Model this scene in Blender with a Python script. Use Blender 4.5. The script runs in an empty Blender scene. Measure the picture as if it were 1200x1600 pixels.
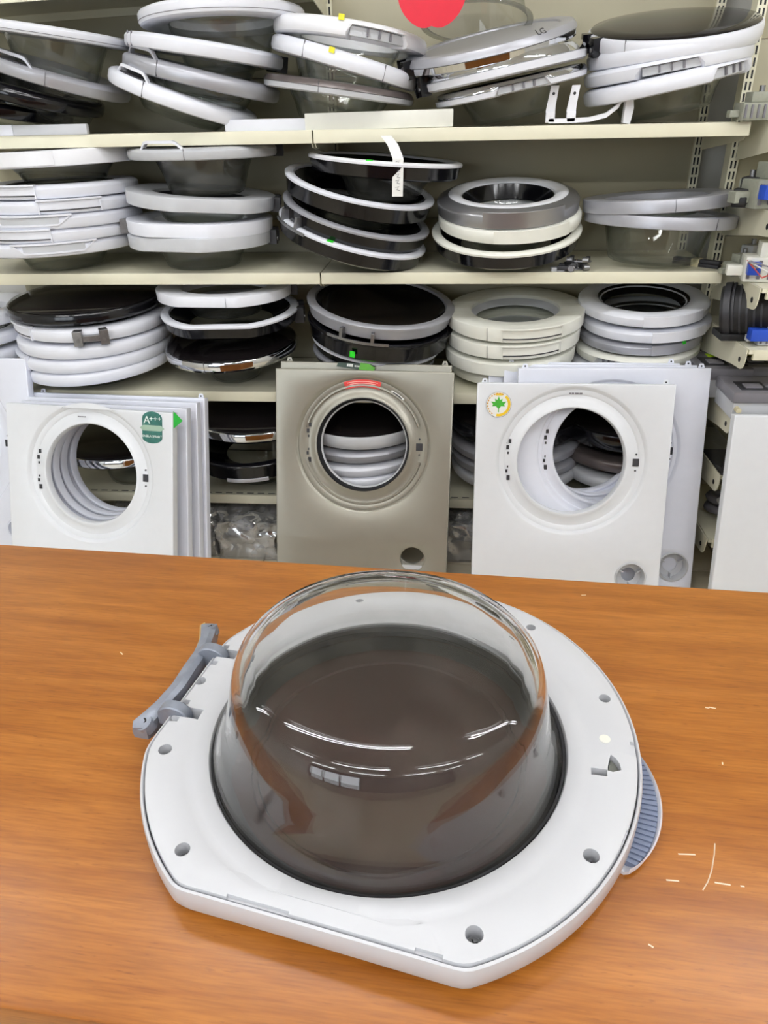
import bpy, bmesh, math, random
from mathutils import Vector, Matrix, noise
random.seed(7)
sc = bpy.context.scene
COL = sc.collection
PI = math.pi
def rad(a): return math.radians(a)

# ------------------------------------------------------------------ camera
F, PITCH, ROLL, YAW, H = 1161.0, rad(28.0), rad(1.16), rad(5.23), 1.38
_f = Vector((-math.sin(YAW)*math.cos(PITCH), math.cos(YAW)*math.cos(PITCH), -math.sin(PITCH)))
_r0 = Vector((math.cos(YAW), math.sin(YAW), 0)); _u0 = _r0.cross(_f)
_r = math.cos(ROLL)*_r0 - math.sin(ROLL)*_u0
_u = math.sin(ROLL)*_r0 + math.cos(ROLL)*_u0
CAM = Vector((0, 0, H))
cam = bpy.data.cameras.new('camera'); camo = bpy.data.objects.new('camera', cam); COL.objects.link(camo)
cam.sensor_fit = 'VERTICAL'; cam.sensor_height = 36.0; cam.lens = 36.0*F/1600.0
cam.clip_start = 0.02
camo.matrix_world = Matrix((( _r.x, _u.x, -_f.x, 0), (_r.y, _u.y, -_f.y, 0), (_r.z, _u.z, -_f.z, H), (0, 0, 0, 1)))
sc.camera = camo

# ------------------------------------------------------------------ world, exposure
w = bpy.data.worlds.new('world'); sc.world = w; w.use_nodes = True
w.node_tree.nodes['Background'].inputs[0].default_value = (0.9, 0.95, 1.0, 1)
w.node_tree.nodes['Background'].inputs[1].default_value = 0.3
sc.view_settings.view_transform = 'Standard'; sc.view_settings.look = 'None'
sc.view_settings.gamma = 1.0; sc.view_settings.use_curve_mapping = False
sc.view_settings.exposure = 0.14
LAMP = 46.0          # emission of the fluorescent tubes
FILL_GLOW = 4.0            # glow of the unseen window added behind the camera as frontal fill
try:
    sc.cycles.use_denoising = True
    sc.cycles.transparent_max_bounces = 40
    sc.cycles.max_bounces = 14
    sc.cycles.transmission_bounces = 12
    sc.cycles.caustics_reflective = False
    sc.cycles.sample_clamp_indirect = 6.0
except Exception: pass

# ------------------------------------------------------------------ pixel rays onto real planes (used to measure the photo)
def ray(px, py): return _f + (px-600)/F*_r - (py-800)/F*_u
def at_y(px, py, Y): d = ray(px, py); return CAM + d*(Y/d.y)
def at_z(px, py, z): d = ray(px, py); return CAM + d*((z-H)/d.z)
def at_plane(px, py, o, n): d = ray(px, py); return CAM + d*((o-CAM).dot(n)/d.dot(n))

# ------------------------------------------------------------------ materials
MATS = {}
def S(r, g, b):
    f = lambda c: (c/255/12.92) if c/255 <= .04045 else ((c/255+.055)/1.055)**2.4
    return (f(r), f(g), f(b), 1)
def pbr(name, col, rough=.4, metal=0.0, spec=.5, var=.04, scale=30, coat=0, bump=0):
    if name in MATS: return MATS[name]
    m = bpy.data.materials.new(name); m.use_nodes = True
    nt = m.node_tree; b = nt.nodes['Principled BSDF']
    b.inputs['Roughness'].default_value = rough; b.inputs['Metallic'].default_value = metal
    b.inputs['Specular IOR Level'].default_value = spec
    if coat: b.inputs['Coat Weight'].default_value = coat; b.inputs['Coat Roughness'].default_value = .05
    tc = nt.nodes.new('ShaderNodeTexCoord'); nz = nt.nodes.new('ShaderNodeTexNoise')
    nz.inputs['Scale'].default_value = scale; nz.inputs['Detail'].default_value = 4
    nt.links.new(tc.outputs['Object'], nz.inputs['Vector'])
    mx = nt.nodes.new('ShaderNodeMix'); mx.data_type = 'RGBA'
    mx.inputs[6].default_value = tuple(max(0, c*(1-var*2)) for c in col[:3])+(1,)
    mx.inputs[7].default_value = tuple(min(1, c*(1+var)) for c in col[:3])+(1,)
    nt.links.new(nz.outputs['Fac'], mx.inputs[0]); nt.links.new(mx.outputs[2], b.inputs['Base Color'])
    if bump:
        bp = nt.nodes.new('ShaderNodeBump'); bp.inputs['Strength'].default_value = bump; bp.inputs['Distance'].default_value = .002
        nt.links.new(nz.outputs['Fac'], bp.inputs['Height']); nt.links.new(bp.outputs['Normal'], b.inputs['Normal'])
    MATS[name] = m; return m
WHITE = pbr('white_plastic', S(238, 239, 244), .28, var=.02)
COOL = pbr('cool_white_plastic', S(230, 232, 240), .3, var=.02)
CREAM = pbr('aged_white_plastic', S(236, 236, 226), .35, var=.03)
ENAMEL = pbr('white_enamel', S(230, 233, 244), .22, var=.015)
ENAMELW = pbr('warm_white_enamel', S(228, 231, 236), .25, var=.015)
SILVER = pbr('silver_plastic', S(176, 177, 184), .34, metal=.35, var=.03)
GREYP = pbr('light_grey_plastic', S(196, 198, 202), .35, var=.03)
TAUPE = pbr('dark_taupe_plastic', S(98, 90, 88), .3, metal=.3)
CHROME = pbr('chrome', S(222, 224, 228), .05, metal=1.0, var=.01)
STEEL = pbr('worn_steel', S(150, 150, 152), .4, metal=.9, var=.15, scale=90)
BLACK = pbr('gloss_black_plastic', S(14, 14, 18), .12, var=.1)
SMOKE = pbr('dark_smoked_cover', S(20, 17, 18), .1, var=.15, spec=.3)
DARK = pbr('dark_grey_plastic', S(46, 46, 50), .45)
MIDGREY = pbr('mid_grey_plastic', S(118, 116, 122), .42, var=.05)
CHAMP = pbr('champagne_grey_metal', S(160, 157, 145), .3, metal=.4, var=.02)
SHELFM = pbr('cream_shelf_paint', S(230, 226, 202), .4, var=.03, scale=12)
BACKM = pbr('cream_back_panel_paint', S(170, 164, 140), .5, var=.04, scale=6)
GREEN = pbr('green_sticker_paper', S(40, 220, 40), .5)
YELLOW = pbr('yellow_sticker_paper', S(235, 225, 40), .5)
RED = pbr('red_sign_plastic', S(214, 8, 44), .4)
PAPER = pbr('white_paper', S(236, 236, 232), .7)
INK = pbr('dark_ink', S(50, 50, 60), .6)
RUBBER = pbr('black_rubber', S(20, 20, 22), .6)
BLUE = pbr('blue_connector', S(40, 80, 190), .4)
PCB = pbr('grey_green_board', S(150, 152, 138), .5, var=.1, scale=120)
TAPE = pbr('beige_tape', S(205, 195, 160), .6)

def mat_glass(name, tint, rough=.03, dust=.06, dustcol=(.7, .7, .66, 1), base=.05):
    m = bpy.data.materials.new(name); m.use_nodes = True; nt = m.node_tree; nt.nodes.clear()
    out = nt.nodes.new('ShaderNodeOutputMaterial')
    tr = nt.nodes.new('ShaderNodeBsdfTransparent'); tr.inputs[0].default_value = tint
    lw0 = nt.nodes.new('ShaderNodeLayerWeight'); p0 = nt.nodes.new('ShaderNodeMath'); p0.operation = 'POWER'; p0.inputs[1].default_value = 2.5   # longer path through the glass at grazing angles
    nt.links.new(lw0.outputs['Facing'], p0.inputs[0])
    tm_ = nt.nodes.new('ShaderNodeMix'); tm_.data_type = 'RGBA'; tm_.inputs[6].default_value = tint; tm_.inputs[7].default_value = (.62*tint[0], .65*tint[1], .62*tint[2], 1)
    nt.links.new(p0.outputs[0], tm_.inputs[0]); nt.links.new(tm_.outputs[2], tr.inputs[0])
    gl = nt.nodes.new('ShaderNodeBsdfGlossy'); gl.inputs['Roughness'].default_value = rough
    df = nt.nodes.new('ShaderNodeBsdfDiffuse'); df.inputs[0].default_value = dustcol
    lw = nt.nodes.new('ShaderNodeLayerWeight'); pw = nt.nodes.new('ShaderNodeMath'); pw.operation = 'POWER'; pw.inputs[1].default_value = 4.0
    nt.links.new(lw.outputs['Facing'], pw.inputs[0])
    fr = nt.nodes.new('ShaderNodeMapRange'); fr.inputs[3].default_value = base; fr.inputs[4].default_value = .55; nt.links.new(pw.outputs[0], fr.inputs[0])
    m1 = nt.nodes.new('ShaderNodeMixShader'); m2 = nt.nodes.new('ShaderNodeMixShader')
    nz = nt.nodes.new('ShaderNodeTexNoise'); nz.inputs['Scale'].default_value = 14; nz.inputs['Detail'].default_value = 5
    tc = nt.nodes.new('ShaderNodeTexCoord'); nt.links.new(tc.outputs['Object'], nz.inputs['Vector'])
    mr = nt.nodes.new('ShaderNodeMapRange'); mr.inputs[1].default_value = .4; mr.inputs[2].default_value = .75
    mr.inputs[3].default_value = dust*.3; mr.inputs[4].default_value = dust*2
    nt.links.new(nz.outputs['Fac'], mr.inputs[0])
    nt.links.new(mr.outputs[0], m1.inputs[0]); nt.links.new(tr.outputs[0], m1.inputs[1]); nt.links.new(df.outputs[0], m1.inputs[2])
    nt.links.new(fr.outputs[0], m2.inputs[0]); nt.links.new(m1.outputs[0], m2.inputs[1]); nt.links.new(gl.outputs[0], m2.inputs[2])
    nt.links.new(m2.outputs[0], out.inputs[0]); MATS[name] = m; return m
BOWL = mat_glass('thin_clear_glass', (.985, .99, .98, 1), dust=.02, dustcol=(.8, .8, .76, 1), base=.045)
BOWLD = mat_glass('dusty_grey_glass', (.88, .88, .87, 1), dust=.05)
BAGP = mat_glass('clear_plastic_film', (.88, .88, .88, 1), rough=.06, dust=.28, dustcol=(.85, .85, .86, 1), base=.3)
def mat_real_glass():
    m = bpy.data.materials.new('thick_clear_glass'); m.use_nodes = True
    b = m.node_tree.nodes['Principled BSDF']
    b.inputs['Base Color'].default_value = (.98, .985, .98, 1); b.inputs['Roughness'].default_value = 0.0
    b.inputs['Transmission Weight'].default_value = 1.0; b.inputs['IOR'].default_value = 1.47
    nt = m.node_tree; N = nt.nodes.new; L = nt.links.new     # faint smears of lime and dust
    tc = N('ShaderNodeTexCoord'); nz = N('ShaderNodeTexNoise'); nz.inputs['Scale'].default_value = 11; nz.inputs['Detail'].default_value = 7; nz.inputs['Roughness'].default_value = .65
    L(tc.outputs['Object'], nz.inputs['Vector']); mr = N('ShaderNodeMapRange'); mr.inputs[1].default_value = .45; mr.inputs[2].default_value = .8; mr.inputs[3].default_value = .0; mr.inputs[4].default_value = .06
    L(nz.outputs['Fac'], mr.inputs[0]); df = N('ShaderNodeBsdfDiffuse'); df.inputs[0].default_value = (.62, .58, .5, 1)
    mx = N('ShaderNodeMixShader'); L(mr.outputs[0], mx.inputs[0]); L(b.outputs[0], mx.inputs[1]); L(df.outputs[0], mx.inputs[2]); L(mx.outputs[0], nt.nodes['Material Output'].inputs[0])
    return m
GLASS = mat_real_glass()

def mat_wood():
    m = bpy.data.materials.new('orange_brown_wood'); m.use_nodes = True; nt = m.node_tree; b = nt.nodes['Principled BSDF']
    L = nt.links.new; N = nt.nodes.new
    tc = N('ShaderNodeTexCoord')
    mp = N('ShaderNodeMapping'); mp.inputs['Scale'].default_value = (1.0, 9.0, 9.0); L(tc.outputs['Object'], mp.inputs[0])
    n1 = N('ShaderNodeTexNoise'); n1.inputs['Scale'].default_value = 5; n1.inputs['Detail'].default_value = 6; n1.inputs['Distortion'].default_value = .6
    L(mp.outputs[0], n1.inputs['Vector'])
    mp2 = N('ShaderNodeMapping'); mp2.inputs['Scale'].default_value = (5.0, 85.0, 85.0); L(tc.outputs['Object'], mp2.inputs[0])
    n2 = N('ShaderNodeTexNoise'); n2.inputs['Scale'].default_value = 6; n2.inputs['Detail'].default_value = 5; L(mp2.outputs[0], n2.inputs['Vector'])
    mp3 = N('ShaderNodeMapping'); mp3.inputs['Scale'].default_value = (9.0, 55.0, 55.0); mp3.inputs['Location'].default_value = (3.3, 1.7, 0); L(tc.outputs['Object'], mp3.inputs[0])
    n3 = N('ShaderNodeTexNoise'); n3.inputs['Scale'].default_value = 7; n3.inputs['Detail'].default_value = 3; L(mp3.outputs[0], n3.inputs['Vector'])
    r1 = N('ShaderNodeValToRGB'); e = r1.color_ramp.elements
    e[0].position = .27; e[0].color = S(144, 84, 26); e[1].position = .76; e[1].color = S(178, 114, 48)
    e2 = r1.color_ramp.elements.new(.5); e2.color = S(160, 98, 34)
    L(n1.outputs['Fac'], r1.inputs[0])
    r2 = N('ShaderNodeValToRGB'); r2.color_ramp.elements[0].position = .3; r2.color_ramp.elements[0].color = (.62, .56, .5, 1)
    r2.color_ramp.elements[1].position = .62; r2.color_ramp.elements[1].color = (1.08, 1.08, 1.08, 1); L(n2.outputs['Fac'], r2.inputs[0])
    mx = N('ShaderNodeMix'); mx.data_type = 'RGBA'; mx.blend_type = 'MULTIPLY'; mx.inputs[0].default_value = .55
    L(r1.outputs[0], mx.inputs[6]); L(r2.outputs[0], mx.inputs[7])
    r3 = N('ShaderNodeValToRGB'); r3.color_ramp.elements[0].position = .64; r3.color_ramp.elements[0].color = (0, 0, 0, 1)
    r3.color_ramp.elements[1].position = .74; r3.color_ramp.elements[1].color = (.5, .5, .5, 1); L(n3.outputs['Fac'], r3.inputs[0])
    mx2 = N('ShaderNodeMix'); mx2.data_type = 'RGBA'; L(r3.outputs[0], mx2.inputs[0]); L(mx.outputs[2], mx2.inputs[6]); mx2.inputs[7].default_value = S(112, 62, 20)
    L(mx2.outputs[2], b.inputs['Base Color'])
    b.inputs['Roughness'].default_value = .33; b.inputs['Specular IOR Level'].default_value = .45
    return m
WOOD = mat_wood()
def mat_tile():
    m = bpy.data.materials.new('beige_floor_tile'); m.use_nodes = True; nt = m.node_tree; b = nt.nodes['Principled BSDF']
    tc = nt.nodes.new('ShaderNodeTexCoord'); br = nt.nodes.new('ShaderNodeTexNoise'); br.inputs['Scale'].default_value = 9
    nt.links.new(tc.outputs['Object'], br.inputs['Vector'])
    r = nt.nodes.new('ShaderNodeValToRGB'); r.color_ramp.elements[0].color = S(196, 184, 158); r.color_ramp.elements[1].color = S(222, 212, 188)
    nt.links.new(br.outputs['Fac'], r.inputs[0]); nt.links.new(r.outputs[0], b.inputs['Base Color']); b.inputs['Roughness'].default_value = .3
    return m
TILE = mat_tile()
GROUT = pbr('grey_grout', S(150, 142, 125), .8)
WALLP = pbr('off_white_wall_paint', S(206, 205, 200), .7, scale=4)
WALLD = pbr('grey_wall_paint', S(120, 120, 122), .7, scale=4)
def mat_emit(name, col, s):
    m = bpy.data.materials.new(name); m.use_nodes = True; nt = m.node_tree; nt.nodes.clear()
    o = nt.nodes.new('ShaderNodeOutputMaterial'); e = nt.nodes.new('ShaderNodeEmission'); e.inputs[0].default_value = col; e.inputs[1].default_value = s
    nt.links.new(e.outputs[0], o.inputs[0]); return m
TUBE = mat_emit('fluorescent_tube', (.98, .985, 1.0, 1), LAMP)

# ------------------------------------------------------------------ mesh helpers
def link(name, me, mat, parent=None, sharp=35):
    o = bpy.data.objects.new(name, me); COL.objects.link(o)
    if mat and not me.materials: me.materials.append(mat)
    if parent: o.parent = parent
    if sharp:
        me.polygons.foreach_set('use_smooth', [True]*len(me.polygons)); me.set_sharp_from_angle(angle=rad(sharp))
    return o
def raw(name, v, f, mat, parent=None, sharp=35):
    me = bpy.data.meshes.new(name); me.from_pydata(v, [], f); me.update()
    return link(name, me, mat, parent, sharp)
def frombm(name, bm, mat, parent=None, sharp=35):
    bmesh.ops.recalc_face_normals(bm, faces=bm.faces)
    me = bpy.data.meshes.new(name); bm.to_mesh(me); bm.free(); return link(name, me, mat, parent, sharp)
def bm_box(bm, x0, x1, y0, y1, z0, z1, M=None, bev=0):
    r = bmesh.ops.create_cube(bm, size=1); vs = r['verts']
    for v in vs:
        v.co = Vector(((x0+x1)/2+v.co.x*(x1-x0), (y0+y1)/2+v.co.y*(y1-y0), (z0+z1)/2+v.co.z*(z1-z0)))
    if bev:
        es = list({e for v in vs for e in v.link_edges})
        rr = bmesh.ops.bevel(bm, geom=es, offset=bev, segments=2, affect='EDGES', profile=.6)
        vs = list({v for f in rr['faces'] for v in f.verts} | {v for v in vs if v.is_valid})
    if M is not None:
        for v in vs: v.co = M @ v.co
    return vs
def box(name, x0, x1, y0, y1, z0, z1, mat, parent=None, M=None, bev=0):
    bm = bmesh.new(); bm_box(bm, x0, x1, y0, y1, z0, z1, M, bev); return frombm(name, bm, mat, parent)
def lathe(name, prof, mat, parent=None, seg=72, mod=None, closed=True, a0=0.0, a1=2*PI, sharp=35):
    full = abs(a1-a0-2*PI) < 1e-6; n = len(prof); cnt = seg if full else seg+1
    v, f = [], []
    for i in range(cnt):
        th = a0+(a1-a0)*i/seg; c, s = math.cos(th), math.sin(th)
        for (r, z) in prof:
            if mod: r, z = mod(th, r, z)
            v.append((r*c, r*s, z))
    m = n if closed else n-1
    for i in range(seg):
        j = (i+1) % cnt
        for k in range(m):
            l = (k+1) % n
            f.append((i*n+k, j*n+k, j*n+l, i*n+l))
    if not full and closed:
        f.append(tuple(range(n-1, -1, -1))); f.append(tuple((cnt-1)*n+k for k in range(n)))
    bm = bmesh.new(); me = bpy.data.meshes.new(name); me.from_pydata(v, [], f); bm.from_mesh(me); bpy.data.meshes.remove(me)
    bmesh.ops.remove_doubles(bm, verts=bm.verts, dist=1e-6)
    bmesh.ops.recalc_face_normals(bm, faces=bm.faces)
    me = bpy.data.meshes.new(name); bm.to_mesh(me); bm.free()
    return link(name, me, mat, parent, sharp)
def arcbox(name, r0, r1, z0, z1, a0, a1, mat, parent, seg=14, mod=None, bev=.0012):
    b = min(bev, abs(r1-r0)/3, abs(z1-z0)/3)
    prof = [(r0, z0), (r1-b, z0), (r1, z0+b), (r1, z1-b), (r1-b, z1), (r0, z1)]
    return lathe(name, prof, mat, parent, seg=seg, mod=mod, a0=a0, a1=a1, sharp=25)
def tube(name, pts, r, mat, parent=None, seg=8, cyc=False):
    pts = [Vector(p) for p in pts]; n = len(pts); v, f = [], []
    for i, p in enumerate(pts):
        t = ((pts[(i+1) % n] if (cyc or i < n-1) else p) - (pts[i-1] if (cyc or i > 0) else p)).normalized()
        a = t.cross(Vector((0, 0, 1)));  a = a if a.length > .05 else t.cross(Vector((1, 0, 0)))
        a.normalize(); b = t.cross(a); rr = r[i] if isinstance(r, (list, tuple)) else r
        for k in range(seg):
            th = 2*PI*k/seg; v.append(p + a*math.cos(th)*rr + b*math.sin(th)*rr)
    for i in range(n if cyc else n-1):
        j = (i+1) % n
        for k in range(seg):
            l = (k+1) % seg; f.append((i*seg+k, i*seg+l, j*seg+l, j*seg+k))
    if not cyc: f.append(tuple(range(seg-1, -1, -1))); f.append(tuple((n-1)*seg+k for k in range(seg)))
    return raw(name, v, f, mat, parent, 50)
def prism(name, poly, z0, z1, mat, parent=None, M=None, bev=0):
    """polygon in xy extruded along z"""
    bm = bmesh.new(); n = len(poly)
    lo = [bm.verts.new((x, y, z0)) for x, y in poly]; hi = [bm.verts.new((x, y, z1)) for x, y in poly]
    bm.faces.new(lo[::-1]); bm.faces.new(hi)
    for i in range(n): bm.faces.new((lo[i], lo[(i+1) % n], hi[(i+1) % n], hi[i]))
    if bev: bmesh.ops.bevel(bm, geom=list(bm.edges), offset=bev, segments=1, affect='EDGES')
    if M is not None: bm.transform(M)
    return frombm(name, bm, mat, parent)
def cyl_verts(bm, c, ax, r, h, seg=24, r2=None):
    M = Matrix.Translation(Vector(c)) @ Vector((0, 0, 1)).rotation_difference(Vector(ax)).to_matrix().to_4x4()
    bmesh.ops.create_cone(bm, cap_ends=True, segments=seg, radius1=r, radius2=r if r2 is None else r2, depth=h, matrix=M)
def cyl(name, c, ax, r, h, mat, parent=None, seg=24, r2=None):
    bm = bmesh.new(); cyl_verts(bm, c, ax, r, h, seg, r2); return frombm(name, bm, mat, parent)
def tag(o, label, cat, group=None, kind='thing'):
    o['label'] = label; o['category'] = cat
    if group: o['group'] = group
    o['kind'] = kind; return o
def thing(name, label, cat, M=None, group=None):
    o = bpy.data.objects.new(name, None); COL.objects.link(o); o.empty_display_size = .05
    if M is not None: o.matrix_world = M
    return tag(o, label, cat, group)
def struct(o): o['kind'] = 'structure'; return o
def sempty(name):
    o = bpy.data.objects.new(name, None); COL.objects.link(o); o['kind'] = 'structure'; return o
def text(name, body, size, mat, parent, M, align='CENTER', ext=.0003):
    cu = bpy.data.curves.new(name, 'FONT'); cu.body = body; cu.size = size; cu.align_x = align; cu.align_y = 'CENTER'; cu.extrude = ext
    t = bpy.data.objects.new('tmp', cu); COL.objects.link(t)
    me = bpy.data.meshes.new_from_object(t.evaluated_get(bpy.context.evaluated_depsgraph_get()))
    bpy.data.objects.remove(t); bpy.data.curves.remove(cu); me.name = name; me.materials.clear(); me.materials.append(mat)
    o = bpy.data.objects.new(name, me); COL.objects.link(o); o.parent = parent; o.matrix_local = M; return o

# ================================================================== THE ROOM
FZ = -0.06        # floor
YF, YB = 2.40, 2.83   # shelf front, back panel
fl = sempty('floor')
struct(box('screed', -4, 4, -3.6, 3.2, FZ-.1, FZ-.004, GROUT, fl))
TS = .33
tm = None
for i in range(-13, 13):
    for j in range(-11, 10):
        x, y = i*TS, j*TS
        if tm is None:
            o = box('tile', .002, TS-.002, .002, TS-.002, -.012, 0, TILE, fl, bev=.0015); tm = o.data
        else:
            o = bpy.data.objects.new('tile', tm); COL.objects.link(o); o.parent = fl
        o.location = (x, y, FZ)
struct(box('wall_back', -4, 4, 2.90, 3.0, FZ, 3.0, WALLP))
struct(box('wall_left', -4.1, -4, -3.6, 3.0, FZ, 3.0, WALLP))
struct(box('wall_right', 4, 4.1, -3.6, 3.0, FZ, 3.0, WALLP))
wf = sempty('wall_front')
for (x0, x1, z0, z1) in ((-4.1, -3.9, FZ, 3.0), (-.9, 4.1, FZ, 3.0), (-3.9, -.9, FZ, .7), (-3.9, -.9, 2.4, 3.0)):
    struct(box('wall_section', x0, x1, -3.7, -3.6, z0, z1, WALLD, wf))
wn = sempty('fill_window_1')  # unseen window, added to light the shelves from the front
for k in range(3):
    x = -3.9+k*1.0
    struct(box('pane', x+.05, x+1.0-.05, -3.66, -3.655, .75, 2.35, mat_emit('fill_pane_glow', (.86, .93, 1.0, 1), FILL_GLOW), wn))
for x in (-3.9, -2.925, -1.925, -.95): struct(box('mullion', x, x+.05, -3.69, -3.6, .7, 2.4, DARK, wn))
for z in (.7, 2.35): struct(box('rail', -3.9, -.9, -3.69, -3.6, z, z+.05, DARK, wn))
struct(box('ceiling', -4.1, 4.1, -3.7, 3.0, 3.0, 3.1, WALLP))
# ceiling lamps of the shop
li = 0
for ly in (1.15, -.9, -2.3):
    for lx in (-2.2, -.45, 1.3, 2.9):
        nm = ('row above the shelf aisle', 'row above the counter', 'row behind the counter')[[1.15, -.9, -2.3].index(ly)]
        pos = ('leftmost', 'second from left', 'second from right', 'rightmost')[[-2.2, -.45, 1.3, 2.9].index(lx)]
        L = thing('ceiling_light', f'white fluorescent ceiling light, {pos} in the {nm}', 'ceiling light',
                  Matrix.Translation((lx, ly, 2.9)), 'fluorescent ceiling lights')
        box('housing', -.64, .64, -.09, .09, .03, .1, WHITE, L, bev=.006)
        for dy in (-.045, .045):
            cyl('tube', (0, dy, .012), (1, 0, 0), .015, 1.18, TUBE, L, seg=12)
        for sx in (-1, 1): box('end_cap', sx*.6-.012, sx*.6+.012, -.075, .075, -.005, .04, WHITE, L)

# ------------------------------------------------------------------ shelving
SZ = [1.349, .948, .554, .156]
XE, XJ, XL = .826, -.406, -1.64
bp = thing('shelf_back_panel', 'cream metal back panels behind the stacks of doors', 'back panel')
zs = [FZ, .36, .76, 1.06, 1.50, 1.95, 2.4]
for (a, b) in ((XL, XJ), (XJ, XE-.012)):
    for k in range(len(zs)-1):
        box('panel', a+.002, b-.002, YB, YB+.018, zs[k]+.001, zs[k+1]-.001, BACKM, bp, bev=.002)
def upright(label, x, y, z0, z1, wd=.028, dp=.05, pitch=.05):
    up = thing('slotted_upright', label, 'shelf upright', Matrix.Translation((x, y, 0)), 'slotted shelf uprights')
    box('post', -wd/2, wd/2, 0, dp, z0, z1, SHELFM, up)
    z = z0+.02; me = None
    while z < z1-.03:
        for dx in (-.006, .006):
            if me is None:
                o = box('slot', -.0025, .0025, -.0012, .004, 0, .022, RUBBER, up); me = o.data
            else:
                o = bpy.data.objects.new('slot', me); COL.objects.link(o); o.parent = up
            o.location = (dx, 0, z)
        z += .03
upright('cream slotted upright at the seam between the two shelf bays', XJ, YB-.014, .3, 2.0)
upright('cream slotted upright at the end of the back panel, right of the stacks', .812, YB-.014, FZ, 2.0)
upright('cream slotted upright of the narrow right bay holding motor parts', .862, 2.598, FZ, 2.0)

def shelf(label, x0, x1, z, yf=YF, yb=YB-.016, lip=.034, M=None, slots=False):
    s = thing('shelf', label, 'shelf', M, 'cream steel shelves')
    b = box('board', x0+.002, x1-.002, yf+.001, yb, z-.012, z, SHELFM, s)
    box('front_lip', x0+.002, x1-.002, yf-.002, yf+.012, z-lip, z+.001, SHELFM, s, bev=.0015)
    box('back_lip', x0+.002, x1-.002, yb-.004, yb, z-lip, z, SHELFM, s)
    for xx, sgn in ((x0+.004, 1), (x1-.006, -1)):
        poly = [(yf+.004, z-lip+.004), (yf+.03, z-lip-.012), (yb, z-.085), (yb, z-.012), (yf+.004, z-.012)]
        Mx = Matrix(((0, 0, 1, 0), (1, 0, 0, 0), (0, 1, 0, 0), (0, 0, 0, 1)))
        prism('bracket', poly, xx-.0015, xx+.0015, SHELFM, s, Mx)
    if slots:
        for k in range(int((x1-x0)/.04)):
            box('slot', x0+.03+k*.04, x0+.055+k*.04, yf+.014, yf+.019, z-.004, z+.0006, RUBBER, s)
    return s
nm = ['top shelf in view', 'second shelf from top', 'third shelf from top', 'lowest shelf']
for k, z in enumerate(SZ):
    shelf(f'cream steel shelf, {nm[k]}, left of the seam', XL, XJ, z, slots=(k == 3))
    shelf(f'cream steel shelf, {nm[k]}, right of the seam', XJ, XE, z, slots=(k == 3))
Mt = Matrix.Translation((-1.267, 2.4, 1.71)) @ Matrix.Rotation(rad(-2.0), 4, 'Y') @ Matrix.Translation((1.267, -2.4, -1.71))
shelf('cream shelf overhead at the upper left corner, only its underside showing', XL, XJ, 1.712, M=Mt)

# narrow right bay
rb = thing('right_bay_back_panel', 'cream back panels behind the motor parts at far right', 'back panel')
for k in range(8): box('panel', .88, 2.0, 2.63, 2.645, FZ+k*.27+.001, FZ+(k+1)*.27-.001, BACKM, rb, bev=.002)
RZ = [1.352, 1.135, .938, .764, .56, .36, .13]
rn = ['first', 'second', 'third', 'fourth', 'fifth', 'sixth', 'seventh']
for k, z in enumerate(RZ):
    s = thing('bracket_shelf', f'cream bracket shelf at far right edge, {rn[k]} from top', 'shelf', None, 'narrow bracket shelves at far right')
    box('board', .872, 2.0, 2.2, 2.625, z-.012, z, SHELFM, s)
    box('front_lip', .885, 2.0, 2.197, 2.21, z-.03, z+.001, SHELFM, s, bev=.0015)
    pts = [(2.203, z-.03)]
    for q in range(7):
        th = PI+q/6*PI/2; pts.append((2.235+.03*math.cos(th), z-.035+.03*math.sin(th)))
    pts += [(2.3, z-.07), (2.6, z-.11), (2.6, z), (2.203, z)]
    Mx = Matrix(((0, 0, 1, 0), (1, 0, 0, 0), (0, 1, 0, 0), (0, 0, 0, 1)))
    br = prism('bracket', pts, .866, .869, SHELFM, s, Mx)
    cyl('bracket_hole', (.866, 2.245, z-.04), (1, 0, 0), .008, .002, RUBBER, s, seg=12)

# ================================================================== PORTHOLE DOORS
def cutmod(R, cut):
    if not cut: return None
    a, d, w = cut
    def m(th, r, z):
        if r < R*.8: return r, z
        c = math.cos(th-a)
        if c > .2: r = min(r, d/c-(R-r))
        return r, z
    return m
def strip(name, R, path, w, h, mat, parent, mod=None):
    """flat bar following (angle, z) points on a cylinder of radius R"""
    v, f = [], []; n = len(path)
    for i, (a, z) in enumerate(path):
        r = R
        if mod: r, _ = mod(a, R, z)
        c, s = math.cos(a), math.sin(a)
        for (dr, dz) in ((0, -w/2), (h, -w/2), (h, w/2), (0, w/2)):
            v.append(((r+dr)*c, (r+dr)*s, z+dz))
    for i in range(n-1):
        for k in range(4):
            l = (k+1) % 4; f.append((i*4+k, i*4+l, i*4+4+l, i*4+4+k))
    f.append((3, 2, 1, 0)); f.append(tuple((n-1)*4+k for k in range(4)))
    return raw(name, v, f, mat, parent, 30)

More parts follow.
